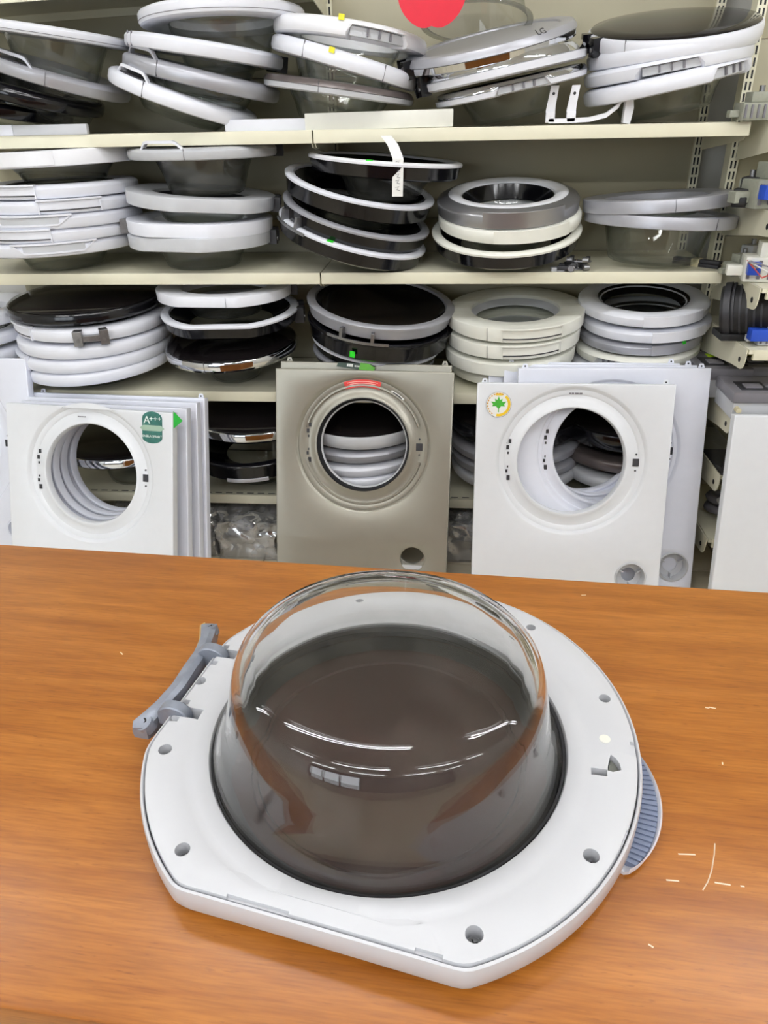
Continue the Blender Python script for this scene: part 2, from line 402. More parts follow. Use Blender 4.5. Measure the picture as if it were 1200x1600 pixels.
ORD = ['topmost', 'second from top', 'third from top', 'fourth from top', 'fifth from top', 'sixth from top']
def door(desc, stack, k, L, Rr, t=.045, kind='plain', rim=WHITE, skirt=None, centre=None, Y=2.55, tx=0.0, bowl=.11, bmat=None,
         handle=None, cut=None, notch=None, hinge=None, sticker=None, rb=.64, seam=None, rbot=.74, extra=None, inner=None, rest=None):
    P, Q = at_y(L[0], L[1], Y), at_y(Rr[0], Rr[1], Y)
    if Y+(Q-P).length/2 > YB-.012:
        Y = YB-.012-(Q-P).length/2; P, Q = at_y(L[0], L[1], Y), at_y(Rr[0], Rr[1], Y)
    c = (P+Q)/2; R = (Q-P).length/2; xa = (Q-P).normalized()
    ya = Vector((0, 1, 0)); ya = (ya-xa*ya.dot(xa)).normalized(); za = xa.cross(ya)
    M = Matrix(((xa.x, ya.x, za.x, c.x), (xa.y, ya.y, za.y, c.y), (xa.z, ya.z, za.z, c.z), (0, 0, 0, 1))) @ Matrix.Rotation(rad(tx), 4, 'X')
    root = thing('washing_machine_door', f'{desc}, {ORD[k]} in {stack}', 'washer door', M, f'washer doors in {stack}')
    pxw = (Rr[0]-L[0])/2; pxc = (Rr[0]+L[0])/2
    def ang(px): return -PI/2+math.asin(max(-.98, min(.98, (px-pxc)/pxw)))
    cm = None
    if cut is not None: cm = cutmod(R, (rad(cut[0]), cut[1]*R, 0))
    h = t/2
    def wrap(th, r, z):
        if cm: r, z = cm(th, r, z)
        if notch and r > R-.03:
            a = (th+PI) % (2*PI) - PI
            if ang(notch[0]) < a < ang(notch[1]) and z < h*.3: z = h*.35; r -= .004
        return r, z
    md = wrap if (cm or notch) else None
    sg = 96 if notch else 72
    ri = R*rb
    if kind == 'plain':
        lathe('ring', [(ri, -h+.006), (ri, h*.3), (ri+.008, h*.55), (ri+.03, h*.9), (R-.04, h), (R-.016, h*.93), (R-.005, h*.72), (R, h*.4), (R, -h*.45), (R-.004, -h*.85), (R-.012, -h), (ri+.02, -h)], rim, root, sg, md)
        arcbox('seam_line', R-.004, R+.0006, -h*.50, -h*.42, 0, 2*PI-.001, MIDGREY, root, 72, md) if kind == 'plain' and seam == 'mid' else None
    elif kind == 'flat':    # straight-sided ring
        lathe('ring', [(ri, -h+.004), (ri, h*.7), (ri+.01, h*.95), (R-.006, h), (R-.001, h*.9), (R, h*.8), (R-.002, -h*.9), (R-.006, -h), (ri+.02, -h)], rim, root, sg, md)
    elif kind == 'disc':    # dark lens over a coloured rim
        lathe('ring', [(R-.04, -h), (R-.03, h-.006), (R-.012, h-.002), (R-.003, h-.006), (R, h-.012), (R, -h*.6), (R-.006, -h)], rim, root, sg, md)
        lathe('cover_lens', [(0, h+.014), (R*.5, h+.012), (R*.8, h+.006), (R-.012, h+.001), (R-.007, h-.003), (R-.014, h-.006), (0, h-.004)], centre or SMOKE, root, sg, md)
    elif kind == 'dish':    # narrow rim, deep dark funnel and dark skirt
        wr = .03
        lathe('ring', [(R-wr, h-.010), (R-wr+.003, h-.002), (R-wr*.5, h), (R-.004, h-.002), (R, h-.006), (R-.001, h-.012), (R-wr+.01, h-.013)], rim, root, sg, md)
        lathe('skirt', [(R-wr+.004, h-.0125), (R-.004, h-.0125), (R-.006, h-.02), (R-.012, -h*.8), (R-.02, -h), (ri+.01, -h-.004), (ri+.012, -h), (R-.028, -h*.8), (R-.02, h-.02)], skirt or BLACK, root, sg, md)
        lathe('funnel', [(R-wr, h-.012), (R-wr-.014, h*.1), (ri+.006, -h+.006), (ri-.004, -h), (ri-.008, -h+.004), (ri+.002, -h+.012), (R-wr-.016, h*.2), (R-wr-.002, h-.008)], centre or BLACK, root, sg, md)
        if extra == 'lens': lathe('cover_lens', [(0, -h*.55), (ri*.7, -h*.5), (R*.8, h*.15), (R*.8, h*.05), (ri*.7, -h*.6), (0, -h*.66)], SMOKE, root, 56)
    elif kind == 'band':    # bright band on top, paler ring below
        lathe('ring', [(ri, -h), (ri, h*.2), (R*.82, h*.4), (R-.004, h*.1), (R, -h*.1), (R-.002, -h*.8), (R-.012, -h)], skirt or WHITE, root, sg, md)
        lathe('trim_band', [(R*.8, h*.2), (R*.83, h*.9), (R-.022, h), (R-.008, h*.85), (R-.0005, h*.35), (R+.0015, 0), (R-.006, -.002), (R-.02, h*.3)], rim, root, sg, md)
        if centre: lathe('cover_lens', [(0, h*.7), (R*.5, h*.8), (R*.81, h*.75), (R*.81, h*.3), (0, h*.3)], centre, root)
    elif kind == 'face':    # bright outer ring, white inner face, dark funnel
        lathe('ring', [(R*.8, -h), (R*.8, h*.8), (R*.83, h), (R-.02, h*.85), (R-.004, h*.55), (R, h*.3), (R-.002, -h*.8), (R-.008, -h)], rim, root, sg, md)
        lathe('face_ring', [(R*.64, h*.4), (R*.66, h*.85), (R*.70, h*1.05), (R*.80, h*1.1), (R*.84, h), (R*.8, h*.3)], skirt or WHITE, root)
        lathe('funnel', [(R*.645, h*.7), (R*.6, -h*.3), (R*.57, -h), (R*.56, -h*.9), (R*.585, -h*.3), (R*.63, h*.7)], BLACK, root)
    if inner: lathe('inner_bezel', [(ri+.012, h*.75), (ri-.004, h*.1), (ri-.012, -h*.7), (ri-.008, -h*.8), (ri+.006, -h*.3)], inner, root)
    b0 = ri+.004; b1 = ri*max(rbot, .82)
    if rest is not None:       # the lowest door of a stack stands on the shelf with its bowl
        zz = M.col[2].to_3d().z; bowl = max(.012, (c.z-SZ[rest]-.0015-(b1-.012)*math.sqrt(max(0, 1-zz*zz)))/zz-h)
    if bowl:
        T = .0045
        ob = [(b0+.012, -h*.7), (b0, -h*.8), (b0-.002, -h-.006), (b0*.45+b1*.55, -h-bowl*.4), (b1, -h-bowl*.84), (b1-.005, -h-bowl*.94), (b1-.016, -h-bowl), (b1*.5, -h-bowl*1.0), (0, -h-bowl*.985)]
        ib = [(0, -h-bowl*.985+T), (b1*.5, -h-bowl+T), (b1-.019, -h-bowl+T), (b1-.009, -h-bowl*.92+T*.5), (b1-T, -h-bowl*.82), (b0*.45+b1*.55-T, -h-bowl*.4), (b0-.002-T, -h-.006), (b0-T, -h*.8), (b0+.011, -h*.7+T)]
        lathe('glass_bowl', ob+ib, bmat or BOWL, root, 56, None, sharp=60)
    # handles
    for hd in (handle or []):
        kd, p0, p1 = hd[:3]; hm = hd[3] if len(hd) > 3 else rim
        a0, a1 = ang(p0), ang(p1)
        mm = cm
        if kd == 'plate':
            arcbox('handle', R-.006, R+.0025, -h*.8, h*.9, a0, a1, hm, root, mod=mm)
        elif kd == 'lip':
            g = arcbox('handle', R-.006, R+.0015, -h*.35, h*.85, a0, a1, hm, root, mod=mm)
            arcbox('lip', R-.012, R+.009, h*.85, h*1.12, a0-.01, a1+.01, hm, g, mod=mm)
            arcbox('grip_gap', R-.004, R+.0022, -h*.5, -h*.36, a0, a1, DARK, g, mod=mm)
            for a in (a0, a1): arcbox('side_edge', R-.006, R+.004, -h*.9, h*.9, a-.008, a+.008, hm, g, seg=2, mod=mm)
        elif kd == 'trap':
            d = (a1-a0)*.16
            g = strip('handle', R-.002, [(a0, h*.95), (a0+d, -h*.35)]+[(a0+d+(a1-a0-2*d)*q/8, -h*.35) for q in range(1, 8)]+[(a1-d, -h*.35), (a1, h*.95)], .005, .006, hm, root, mm)
            arcbox('recess', R-.004, R+.0012, -h*.3, h*.7, a0+d*.9, a1-d*.9, GREYP, g, mod=mm)
            arcbox('lip', R-.01, R+.006, h*.75, h*1.05, a0, a1, hm, g, mod=mm)
        elif kd == 'bar':
            d = (a1-a0)*.14; n = 10
            path = [(a0, h*.6), (a0+d, h*1.0+.014)]+[(a0+d+(a1-a0-2*d)*q/n, h+.016) for q in range(1, n)]+[(a1-d, h*1.0+.012), (a1, h*.6)]
            g = strip('handle', R-.022, path, .008, .014, hm, root, mm)
            arcbox('recess', R-.036, R-.012, h*.6, h*1.03, a0+d*.5, a1-d*.5, DARK, g, mod=mm)
        elif kd == 'low':
            arcbox('catch', R-.03, R-.008, -h*1.0, -h*.6, a0, a1, hm, root)
        elif kd == 'seam':
            for a in ((a0, a1) if p1 else (a0,)):
                arcbox('seam', R-.004, R+.0007, -h*.9, h*.9, a-.0022, a+.0022, MIDGREY, root, seg=2, mod=mm)
        elif kd == 'pull':
            for a in (a0*.75+a1*.25, a0*.25+a1*.75): arcbox('handle_post', R-.015, R+.012, -h*1.2, h*.2, a-.02, a+.02, hm, root, seg=3)
            strip('handle', R+.008, [(a0+(a1-a0)*q/10, -h*1.2) for q in range(11)], .008, .005, hm, root)
    if notch:
        a0, a1 = ang(notch[0]), ang(notch[1])
        g = arcbox('catch_plate', R-.03, R-.012, -h*.75, h*.3, a0+.01, a1-.01, GREYP, root)
        for q in (.3, .5, .7): arcbox('catch_rib', R-.014, R-.006, -h*.6, h*.25, a0+(a1-a0)*q-.012, a0+(a1-a0)*q+.012, MIDGREY, g, seg=3)
    if hinge is not None:
        a = ang(hinge[0]) if len(hinge) > 1 else rad(hinge[0]); hm = hinge[1] if len(hinge) > 1 else DARK
        g = arcbox('hinge', R-.03, R+.014, -h*.7, h*.2, a-.12, a+.12, hm, root, seg=6)
        for da in (-.15, .15):
            arcbox('hinge_arm', R-.012, R+.02, -h*1.2, h*.9, a+da-.05, a+da+.05, hm, g, seg=4)
            cyl('hinge_pin', ((R+.012)*math.cos(a+da), (R+.012)*math.sin(a+da), -h*.4), (math.cos(a), math.sin(a), 0), .006, .02, STEEL, g, seg=10)
    if sticker:
        a, zz = ang(sticker[0]), sticker[1]
        if kind == 'dish' and zz > .5: arcbox('price_sticker', R-.02, R-.004, h-.003, h+.0006, a-.04, a+.04, sticker[2], root, seg=4, bev=0)
        else: arcbox('price_sticker', R-.0005, R+.0026, h*(zz-.3), h*(zz+.3), a-.035, a+.035, sticker[2], root, seg=4, bev=0)
    return root, R, h

# ---- top shelf
st = 'leftmost stack, top shelf'
door('white ring door over clear bowl', st, 0, (-25, 38), (201, 70), .03, rim=COOL, bowl=.11, seam='mid', handle=[('seam', 8, 8)])
door('silver ring door with bar handle', st, 1, (-34, 78), (196, 152), .04, rim=SILVER, bowl=.1, handle=[('bar', 30, 105), ('seam', 122, 122)])
door('glossy black ring door', st, 2, (-76, 106), (154, 174), .045, rim=BLACK, bowl=.0, inner=BLACK)
door('black ring door, partly hidden', st, 3, (-118, 136), (104, 186), .04, rim=BLACK, bowl=0, rest=0)
st = 'second stack from left, top shelf'
door('white ring door with bulging grip', st, 0, (224, 36), (474, 20), .04, rim=COOL, bowl=.11, seam='mid', handle=[('bar', 310, 400, COOL)], tx=-2)
door('plain white ring door', st, 1, (203, 62), (440, 98), .042, rim=COOL, bowl=.1, handle=[('seam', 226, 236)], hinge=(35,))
door('silver ring door with bar handle', st, 2, (200, 92), (434, 150), .045, rim=SILVER, bowl=.09, handle=[('bar', 222, 280), ('seam', 284, 284)])
door('steep white bar-handled door', st, 3, (178, 112), (398, 192), .045, rim=COOL, bowl=.07, handle=[('bar', 208, 268), ('seam', 262, 262)], rest=0)
st = 'third stack from left, top shelf'
door('white door with broken catch opening', st, 0, (430, 40), (666, 76), .045, rim=WHITE, bowl=.1, notch=(560, 640), sticker=(548, .9, YELLOW), tx=-2)
door('tilted white ring door', st, 1, (427, 64), (652, 132), .045, rim=COOL, bowl=.1, handle=[('seam', 492, 608)], sticker=(533, .7, YELLOW))
door('dark taupe ring door', st, 2, (415, 124), (646, 157), .035, kind='band', rim=TAUPE, skirt=GREYP, bowl=.12, handle=[('seam', 516, 516)], rest=0)
st = 'fourth stack from left, top shelf'
r1, RR, hh = door('silver white door with two letters', st, 0, (632, 104), (900, 38), .045, kind='band', rim=SILVER, skirt=CHROME, centre=SILVER, bowl=.0, tx=9, hinge=(55, BLACK))
aa = rad(-57)
text('lettering', 'LG', .026, DARK, r1, Matrix.Translation(((RR-.012)*math.cos(aa), (RR-.012)*math.sin(aa), hh*.98)) @ Matrix.Rotation(aa+PI/2, 4, 'Z') @ Matrix.Rotation(rad(42), 4, 'X'))
door('chrome banded white door', st, 1, (658, 134), (916, 74), .05, kind='band', rim=CHROME, skirt=COOL, centre=BLACK, bowl=.0, tx=2, hinge=(20, BLACK))
door('chrome trimmed door over large bowl', st, 2, (680, 160), (916, 106), .035, kind='band', rim=CHROME, skirt=COOL, centre=BLACK, bowl=.1, tx=2, notch=(770, 850), rbot=.8, rest=0)
st = 'rightmost stack, top shelf'
door('black faced door with white rim', st, 0, (919, 64), (1188, 34), .045, kind='disc', rim=COOL, bowl=0, handle=[('seam', 960, 960)], tx=13, hinge=(45, BLACK))
door('plain white ring door', st, 1, (918, 99), (1180, 54), .045, rim=COOL, bowl=.02, inner=BLACK, tx=2)
door('white door with two catch openings', st, 2, (914, 127), (1172, 76), .04, rim=COOL, bowl=.02, inner=BLACK, tx=1, notch=(978, 1066))
door('white door over wide clear bowl', st, 3, (913, 156), (1168, 96), .045, rim=COOL, bowl=.09, inner=BLACK, notch=(1082, 1150), rbot=.86, tx=1, rest=0)

# ---- second shelf
st = 'leftmost stack, second shelf'
door('white door over grey bowl', st, 0, (-14, 250), (208, 238), .045, kind='flat', rim=WHITE, bowl=.055, bmat=BOWLD, handle=[('plate', 57, 136)])
door('white door with lipped handle', st, 1, (-12, 295), (208, 288), .04, rim=COOL, bowl=.05, inner=BLACK, handle=[('lip', 32, 112)])
door('white door with offset lipped handle', st, 2, (-12, 317), (212, 310), .04, rim=COOL, bowl=.05, inner=BLACK, handle=[('lip', 118, 188)])
door('white door with green sticker', st, 3, (-12, 338), (214, 331), .042, rim=COOL, bowl=.05, inner=BLACK, handle=[('trap', 45, 160)], sticker=(41, 0, GREEN))
door('white door with wide lipped handle', st, 4, (-12, 358), (212, 351), .04, rim=COOL, bowl=.05, inner=BLACK, handle=[('lip', 34, 134)])
door('white door on clear bowl', st, 5, (-12, 379), (210, 371), .042, rim=COOL, bowl=.085, handle=[('trap', 80, 184)], rb=.6, rest=1)
st = 'second stack from left, second shelf'
door('pale grey door with arched handle', st, 0, (207, 239), (430, 234), .034, rim=GREYP, bowl=.105, bmat=BOWLD, handle=[('bar', 250, 324, COOL), ('seam', 324, 324)], rbot=.72, hinge=(25,))
door('grey flat-sided door', st, 1, (204, 300), (428, 318), .042, rim=GREYP, bowl=.05, kind='flat', cut=(-68, .90), hinge=(12,), centre=None, inner=DARK)
door('bright white flat-sided door', st, 2, (206, 346), (424, 350), .042, rim=COOL, bowl=.05, kind='flat', cut=(-92, .9), hinge=(15, STEEL))
door('pale grey flat-sided door', st, 3, (208, 369), (424, 368), .042, rim=GREYP, bowl=.088, kind='flat', cut=(-100, .9), hinge=(8,), rb=.62, rbot=.84, rest=1)
st = 'third stack from left, second shelf'
door('black door with thin white rim', st, 0, (483, 250), (722, 268), .05, kind='dish', rim=WHITE, bowl=.07, bmat=BOWLD, sticker=(588, 1, GREEN), rb=.58, rbot=.72, seam=None)
door('deep black door with white rim', st, 1, (446, 274), (676, 328), .06, kind='dish', rim=COOL, bowl=.05, tx=6)
door('black door with silver rim', st, 2, (443, 310), (668, 374), .055, kind='dish', rim=SILVER, bowl=.05, tx=6, handle=[('pull', 452, 500, STEEL)])
door('tilted black door with white rim', st, 3, (437, 336), (662, 402), .055, kind='dish', rim=COOL, bowl=.045, tx=5, sticker=(530, 1, GREEN), rb=.6, rest=1)
st = 'fourth stack from left, second shelf'
door('brushed silver door with white face', st, 0, (683, 318), (905, 310), .055, kind='face', rim=pbr('brushed_silver', S(165, 165, 168), .28, metal=.75), bowl=.07, rb=.58, tx=9, handle=[('plate', 752, 872)])
door('white ring door', st, 1, (685, 340), (908, 332), .045, rim=CREAM, bowl=.06, tx=10, handle=[('plate', 768, 880)], inner=GREYP)
door('black backed door with white rim', st, 2, (675, 372), (908, 362), .055, kind='dish', rim=CREAM, bowl=.0, tx=12, rest=1)
st = 'rightmost stack, second shelf'
door('silver ring door', st, 0, (911, 322), (1142, 306), .038, kind='flat', rim=SILVER, bowl=.02, tx=-2, rb=.7, handle=[('seam', 1028, 1028)])
door('silver door over tall clear bowl', st, 1, (914, 336), (1147, 344), .036, kind='flat', rim=SILVER, bowl=.125, tx=-2, rb=.7, rbot=.88, handle=[('seam', 1090, 1090)], rest=1)

# ---- third shelf
st = 'left-edge stack, third shelf'
door('white ring door', st, 0, (-176, 496), (44, 484), .045, rim=COOL, bowl=.04, handle=[('seam', 4, 4)])
door('pale ring door', st, 1, (-176, 524), (47, 514), .04, rim=COOL, bowl=.04, inner=BLACK)
door('pale ring door, bottom one', st, 2, (-176, 552), (50, 540), .045, rim=COOL, bowl=.06, rest=2)
st = 'second stack from left, third shelf'
door('black lens door with white edge', st, 0, (25, 470), (247, 468), .04, kind='disc', rim=BLACK, skirt=COOL, bowl=0, tx=2)
door('white door with metal hinge', st, 1, (37, 492), (258, 494), .045, rim=COOL, bowl=.03, inner=BLACK, handle=[('lip', 48, 100)], hinge=(188, STEEL), tx=2)
door('plain white ring door', st, 2, (41, 518), (263, 516), .045, rim=COOL, bowl=.04, inner=BLACK, tx=2)
door('white door with side lipped handle', st, 3, (46, 541), (264, 535), .045, rim=COOL, bowl=.03, inner=BLACK, handle=[('lip', 52, 88)], tx=2)
door('white ring door on clear bowl', st, 4, (52, 562), (266, 552), .045, rim=COOL, bowl=.06, tx=2, rest=2)
st = 'third stack from left, third shelf'
door('white flat-sided door', st, 0, (250, 452), (454, 452), .035, rim=COOL, kind='flat', bowl=.06, bmat=BOWLD, cut=(-92, .9), handle=[('seam', 380, 380)], hinge=(15,))
door('white flat-sided door with black dish', st, 1, (258, 490), (466, 490), .05, rim=COOL, kind='dish', skirt=BLACK, bowl=.04, cut=(-86, .9), tx=4, hinge=(10,))
door('black lens door with chrome rim', st, 2, (264, 540), (464, 536), .04, kind='disc', rim=CHROME, bowl=.07, rb=.45, rbot=.85, tx=4, handle=[('seam', 348, 348)], rest=2)
st = 'fourth stack from left, third shelf'
door('silver rimmed black dish door', st, 0, (481, 466), (709, 492), .05, kind='dish', rim=SILVER, skirt=SILVER, centre=BLACK, bowl=0, Y=2.585, tx=7, inner=None, handle=[('pull', 530, 618, STEEL)], extra='lens')
door('deep black door with green sticker', st, 1, (482, 498), (706, 524), .065, kind='dish', rim=BLACK, bowl=.0, Y=2.6, tx=6, sticker=(565, -.3, GREEN))
door('black door with white rim', st, 2, (489, 522), (686, 550), .04, kind='dish', rim=COOL, bowl=.0, Y=2.6, tx=5)
door('dark grey ring door', st, 3, (490, 542), (678, 566), .035, kind='dish', rim=SILVER, skirt=DARK, bowl=.0, Y=2.62, tx=3, rest=2)
st = 'fifth stack from left, third shelf'
door('ivory white door with grip', st, 0, (698, 492), (913, 486), .046, kind='flat', rim=CREAM, bowl=.03, inner=GREYP, tx=5, handle=[('lip', 780, 868), ('seam', 758, 868)], Y=2.615)
door('ivory white door with grip', st, 1, (698, 520), (906, 512), .046, kind='flat', rim=CREAM, bowl=.03, inner=GREYP, tx=4, handle=[('lip', 780, 864), ('seam', 758, 866)], Y=2.615)
door('ivory white door', st, 2, (696, 546), (898, 540), .046, kind='flat', rim=CREAM, bowl=.03, tx=4, handle=[('plate', 736, 842)], Y=2.615)
door('yellowed ivory door', st, 3, (705, 568), (886, 560), .036, rim=CREAM, bowl=.05, tx=3, rest=2, Y=2.615)
st = 'rightmost stack, third shelf'
door('white door with open dark window', st, 0, (904, 472), (1106, 468), .04, rim=COOL, bowl=.03, inner=SMOKE, tx=6, handle=[('plate', 986, 1080)], Y=2.615)
door('white ring door with grip', st, 1, (909, 500), (1108, 493), .04, rim=COOL, bowl=.03, inner=SMOKE, tx=4, handle=[('plate', 998, 1084)], Y=2.615)
door('grey ring door with green sticker', st, 2, (905, 520), (1094, 514), .038, rim=SILVER, bowl=.03, inner=SMOKE, tx=4, handle=[('plate', 998, 1078)], sticker=(1047, .9, GREEN), Y=2.615)
door('ivory door with missing catch', st, 3, (899, 541), (1090, 534), .04, rim=CREAM, bowl=.03, inner=SMOKE, tx=4, notch=(920, 956), Y=2.615)
door('white ring door', st, 4, (893, 563), (1086, 556), .04, rim=COOL, bowl=.04, tx=4, rest=2, Y=2.615)

# ---- lowest shelf
st = 'leftmost stack, lowest shelf'
door('black lens door with chrome rim', st, 0, (104, 684), (312, 682), .04, kind='disc', rim=CHROME, bowl=.085, rb=.5, rbot=.85, Y=2.58, rest=3)
st = 'second stack from left, lowest shelf'
door('black lens door with chrome rim', st, 0, (300, 640), (512, 640), .04, kind='disc', rim=CHROME, bowl=.0, Y=2.57, tx=3)
door('black dish door with silver catch', st, 1, (300, 692), (506, 688), .07, kind='dish', rim=BLACK, skirt=BLACK, bowl=.05, Y=2.57, tx=5, handle=[('low', 378, 440, SILVER)], rb=.5, rest=3)
st = 'stack seen through grey panel'
door('black lens door with pale rim', st, 0, (470, 648), (676, 646), .05, kind='disc', rim=GREYP, bowl=.0, tx=4, Y=2.57)
door('silver ring door', st, 1, (470, 672), (674, 668), .04, rim=SILVER, bowl=.0, tx=4, inner=BLACK, Y=2.57)
door('white ring door', st, 2, (472, 694), (672, 688), .04, rim=COOL, bowl=.0, tx=4, Y=2.57)
door('white ring door', st, 3, (474, 712), (670, 706), .045, rim=COOL, bowl=.045, tx=3, Y=2.57, rest=3)
st = 'low stack between grey and white panels'
door('black lens door', st, 0, (702, 646), (908, 648), .06, kind='disc', rim=BLACK, bowl=.0, tx=3, Y=2.57)
door('silver ring door', st, 1, (702, 678), (908, 678), .04, rim=SILVER, bowl=.0, tx=3, inner=BLACK, Y=2.57)
door('silver ring door', st, 2, (704, 698), (908, 698), .04, rim=SILVER, bowl=.0, tx=3, inner=BLACK, Y=2.57)
door('grey ring door', st, 3, (706, 718), (906, 716), .045, rim=GREYP, bowl=.05, tx=3, Y=2.57, rest=3)
st = 'stack seen through right panel opening'
door('black lens door', st, 0, (872, 652), (1084, 650), .06, kind='disc', rim=BLACK, bowl=.0, tx=3, Y=2.56)
door('dark silver ring door', st, 1, (872, 688), (1084, 684), .045, rim=TAUPE, bowl=.0, tx=3, inner=BLACK, Y=2.56)
door('pale grey ring door', st, 2, (872, 716), (1080, 712), .045, rim=GREYP, bowl=.05, tx=3, inner=BLACK, Y=2.56, rest=3)

# ================================================================== WASHING MACHINE FRONT PANELS
def panel(label, TL, TR, Yt, lean, mat, hole=None, ring=None, filt=None, group='washing machine front panels', w=None, latches=True, tabs=True, depth=.03, hdepth=.028, extra=None):
    A = at_y(TL[0], TL[1], Yt); B = at_z(TR[0], TR[1], A.z)
    xa = (B-A).normalized(); W = w or (B-A).length
    out = Vector((xa.y, -xa.x, 0))            # towards the viewer
    up = (Vector((0, 0, 1))*math.cos(rad(lean)) - out*math.sin(rad(lean))).normalized()
    n = xa.cross(up)                           # front normal
    Hh = (A.z-FZ-.002)/up.z
    o = A + xa*W/2 - up*Hh
    if n.dot(out) < 0: n = -n
    M = Matrix(((xa.x, up.x, n.x, o.x), (xa.y, up.y, n.y, o.y), (xa.z, up.z, n.z, o.z), (0, 0, 0, 1)))
    root = thing('washer_front_panel', label, 'front panel', M, group)
    def loc(p):
        q = at_plane(p[0], p[1], o, n); d = q-o; return Vector((d.dot(xa), d.dot(up)))
    verts, faces = [], []
    def polar(cx, cy, x0, x1, y0, y1, prof, seg=80):
        ang = [2*PI*i/seg for i in range(seg)] + [math.atan2(y-cy, x-cx) % (2*PI) for x in (x0, x1) for y in (y0, y1)]
        ang = sorted(set(round(a, 6) for a in ang)); b = len(verts); k = len(prof)+1
        for a in ang:
            c, s = math.cos(a), math.sin(a)
            for (r, z) in prof: verts.append((cx+r*c, cy+r*s, z))
            tx = ((x1-cx)/c if c > 1e-9 else (x0-cx)/c if c < -1e-9 else 1e9); ty = ((y1-cy)/s if s > 1e-9 else (y0-cy)/s if s < -1e-9 else 1e9)
            t = min(tx, ty); verts.append((cx+t*c, cy+t*s, 0))
        m = len(ang)
        for i in range(m):
            j = (i+1) % m
            for q in range(k-1): faces.append((b+i*k+q, b+j*k+q, b+j*k+q+1, b+i*k+q+1))
    info = {}
    ys = 0.0
    if filt:
        fc = loc(filt[0]); fr = (loc((filt[0][0]+filt[1], filt[0][1]))-fc).length
        ys = fc.y+fr*1.25
        polar(fc.x, fc.y, -W/2, W/2, 0, ys, [(fr*.86, -.02), (fr*.86, -.004), (fr*.9, -.002), (fr*1.02, -.002), (fr*1.08, 0)], 40)
        info['f'] = (fc, fr)
    if hole:
        hc = loc(hole[0]); hr = (loc((hole[0][0]+hole[1], hole[0][1]))-hc).length
        rc = loc(ring[0]); rr = (loc((ring[0][0]+ring[1], ring[0][1]))-rc).length
        ys = min(ys, hc.y-rr*1.03) if not filt else ys
        g = rr-hr
        prof = [(hr*.965, -hdepth-.012), (hr*.97, -.014), (hr*.985, -.009), (hr, -.0085), (hr+g*.12, -.0105), (hr+g*.2, -.014), (hr+g*.55, -.015), (hr+g*.62, -.0115), (hr+g*.82, -.011), (hr+g*.9, -.004), (hr+g*.97, -.001), (rr, 0)]
        polar(hc.x, hc.y, -W/2, W/2, ys, Hh, prof, 96); info['h'] = (hc, hr, rr)
        if not filt and ys > 0:
            b = len(verts); verts += [(-W/2, 0, 0), (W/2, 0, 0), (W/2, ys, 0), (-W/2, ys, 0)]; faces.append((b, b+1, b+2, b+3))
    else:
        b = len(verts); verts += [(-W/2, 0, 0), (W/2, 0, 0), (W/2, Hh, 0), (-W/2, Hh, 0)]; faces.append((b, b+1, b+2, b+3))
    # folded edges (small rounded return)
    e = .004
    b = len(verts)
    loop = [(-W/2, 0), (W/2, 0), (W/2, Hh), (-W/2, Hh)]
    for (dx, z) in ((0, 0), (e*.7, -e*.3), (e, -e), (e, -depth), (-.012, -depth)):
        for (x, y) in loop: verts.append((x+(dx if x > 0 else -dx), y+(dx if y > 0 else -dx*.5), z))
    for q in range(4):
        for i in range(4):
            j = (i+1) % 4; faces.append((b+q*4+i, b+q*4+j, b+q*4+4+j, b+q*4+4+i))
    me = bpy.data.meshes.new('sheet'); me.from_pydata(verts, [], faces); me.update()
    bm = bmesh.new(); bm.from_mesh(me); bmesh.ops.recalc_face_normals(bm, faces=bm.faces); bm.to_mesh(me); bm.free()
    sheet = link('sheet', me, mat, root, 40)
    if tabs:
        for sx in (-1, 1):
            x = sx*(W/2-.02)
            tb = prism('tab', [(x-.012, Hh-.002), (x+.012, Hh-.002), (x+.006, Hh+.017), (x-.006, Hh+.017)], -depth, -depth+.002, mat, root)
            cyl('tab_hole', (x, Hh+.009, -depth+.002), (0, 0, 1), .003, .0012, DARK, tb, seg=10)
    if hole and latches:
        hc, hr, rr = info['h']; mid = (hr+rr)/2; g = (rr-hr)
        # catch slot on the right, hinge plate with screw holes on the left
        box('catch_slot', hc.x+hr+g*.28, hc.x+hr+g*.58, hc.y-.012, hc.y+.012, -.0165, -.0125, DARK, root)
        for dy in (-.026, .026): cyl('screw_hole', (hc.x+hr+g*.43, hc.y+dy, -.0145), (0, 0, 1), .003, .004, DARK, root, seg=10)
        for (dx, dy, s) in ((.3, .062, .005), (.5, .066, .003), (.5, .058, .003), (.4, .042, .005), (.38, .024, .003), (.38, -.02, .0025), (.42, -.034, .004), (.32, -.056, .006), (.5, -.06, .003), (.5, -.068, .003)):
            x = hc.x-hr-g*dx
            box('hinge_hole', x-s, x+s*.7, hc.y+dy-s*1.3, hc.y+dy+s*1.3, -.0165, -.0125, DARK, root)
        # pressed ribs around the opening (four stepped arcs)
        for (a0, a1, q) in ((-25, 25, .66), (155, 205, .66)):
            v = []
    root['_'] = 0; del root['_']
    return root, info, W, Hh
def filter_cup(root, info, mat, cupmat):
    fc, fr = info['f']
    g = lathe('filter_cup', [(fr*.98, .001), (fr*.9, .002), (fr*.84, -.002), (fr*.8, -.03), (fr*.45, -.034), (fr*.45, -.036), (fr*.83, -.034), (fr*.87, -.004), (fr*.98, -.0015)], cupmat, root, 40)
    g.location = (fc.x, fc.y, 0)
    for a in (30, 150, 270):
        arcbox('rib', fr*.5, fr*.82, -.03, -.012, rad(a-3), rad(a+3), cupmat, g, seg=2)

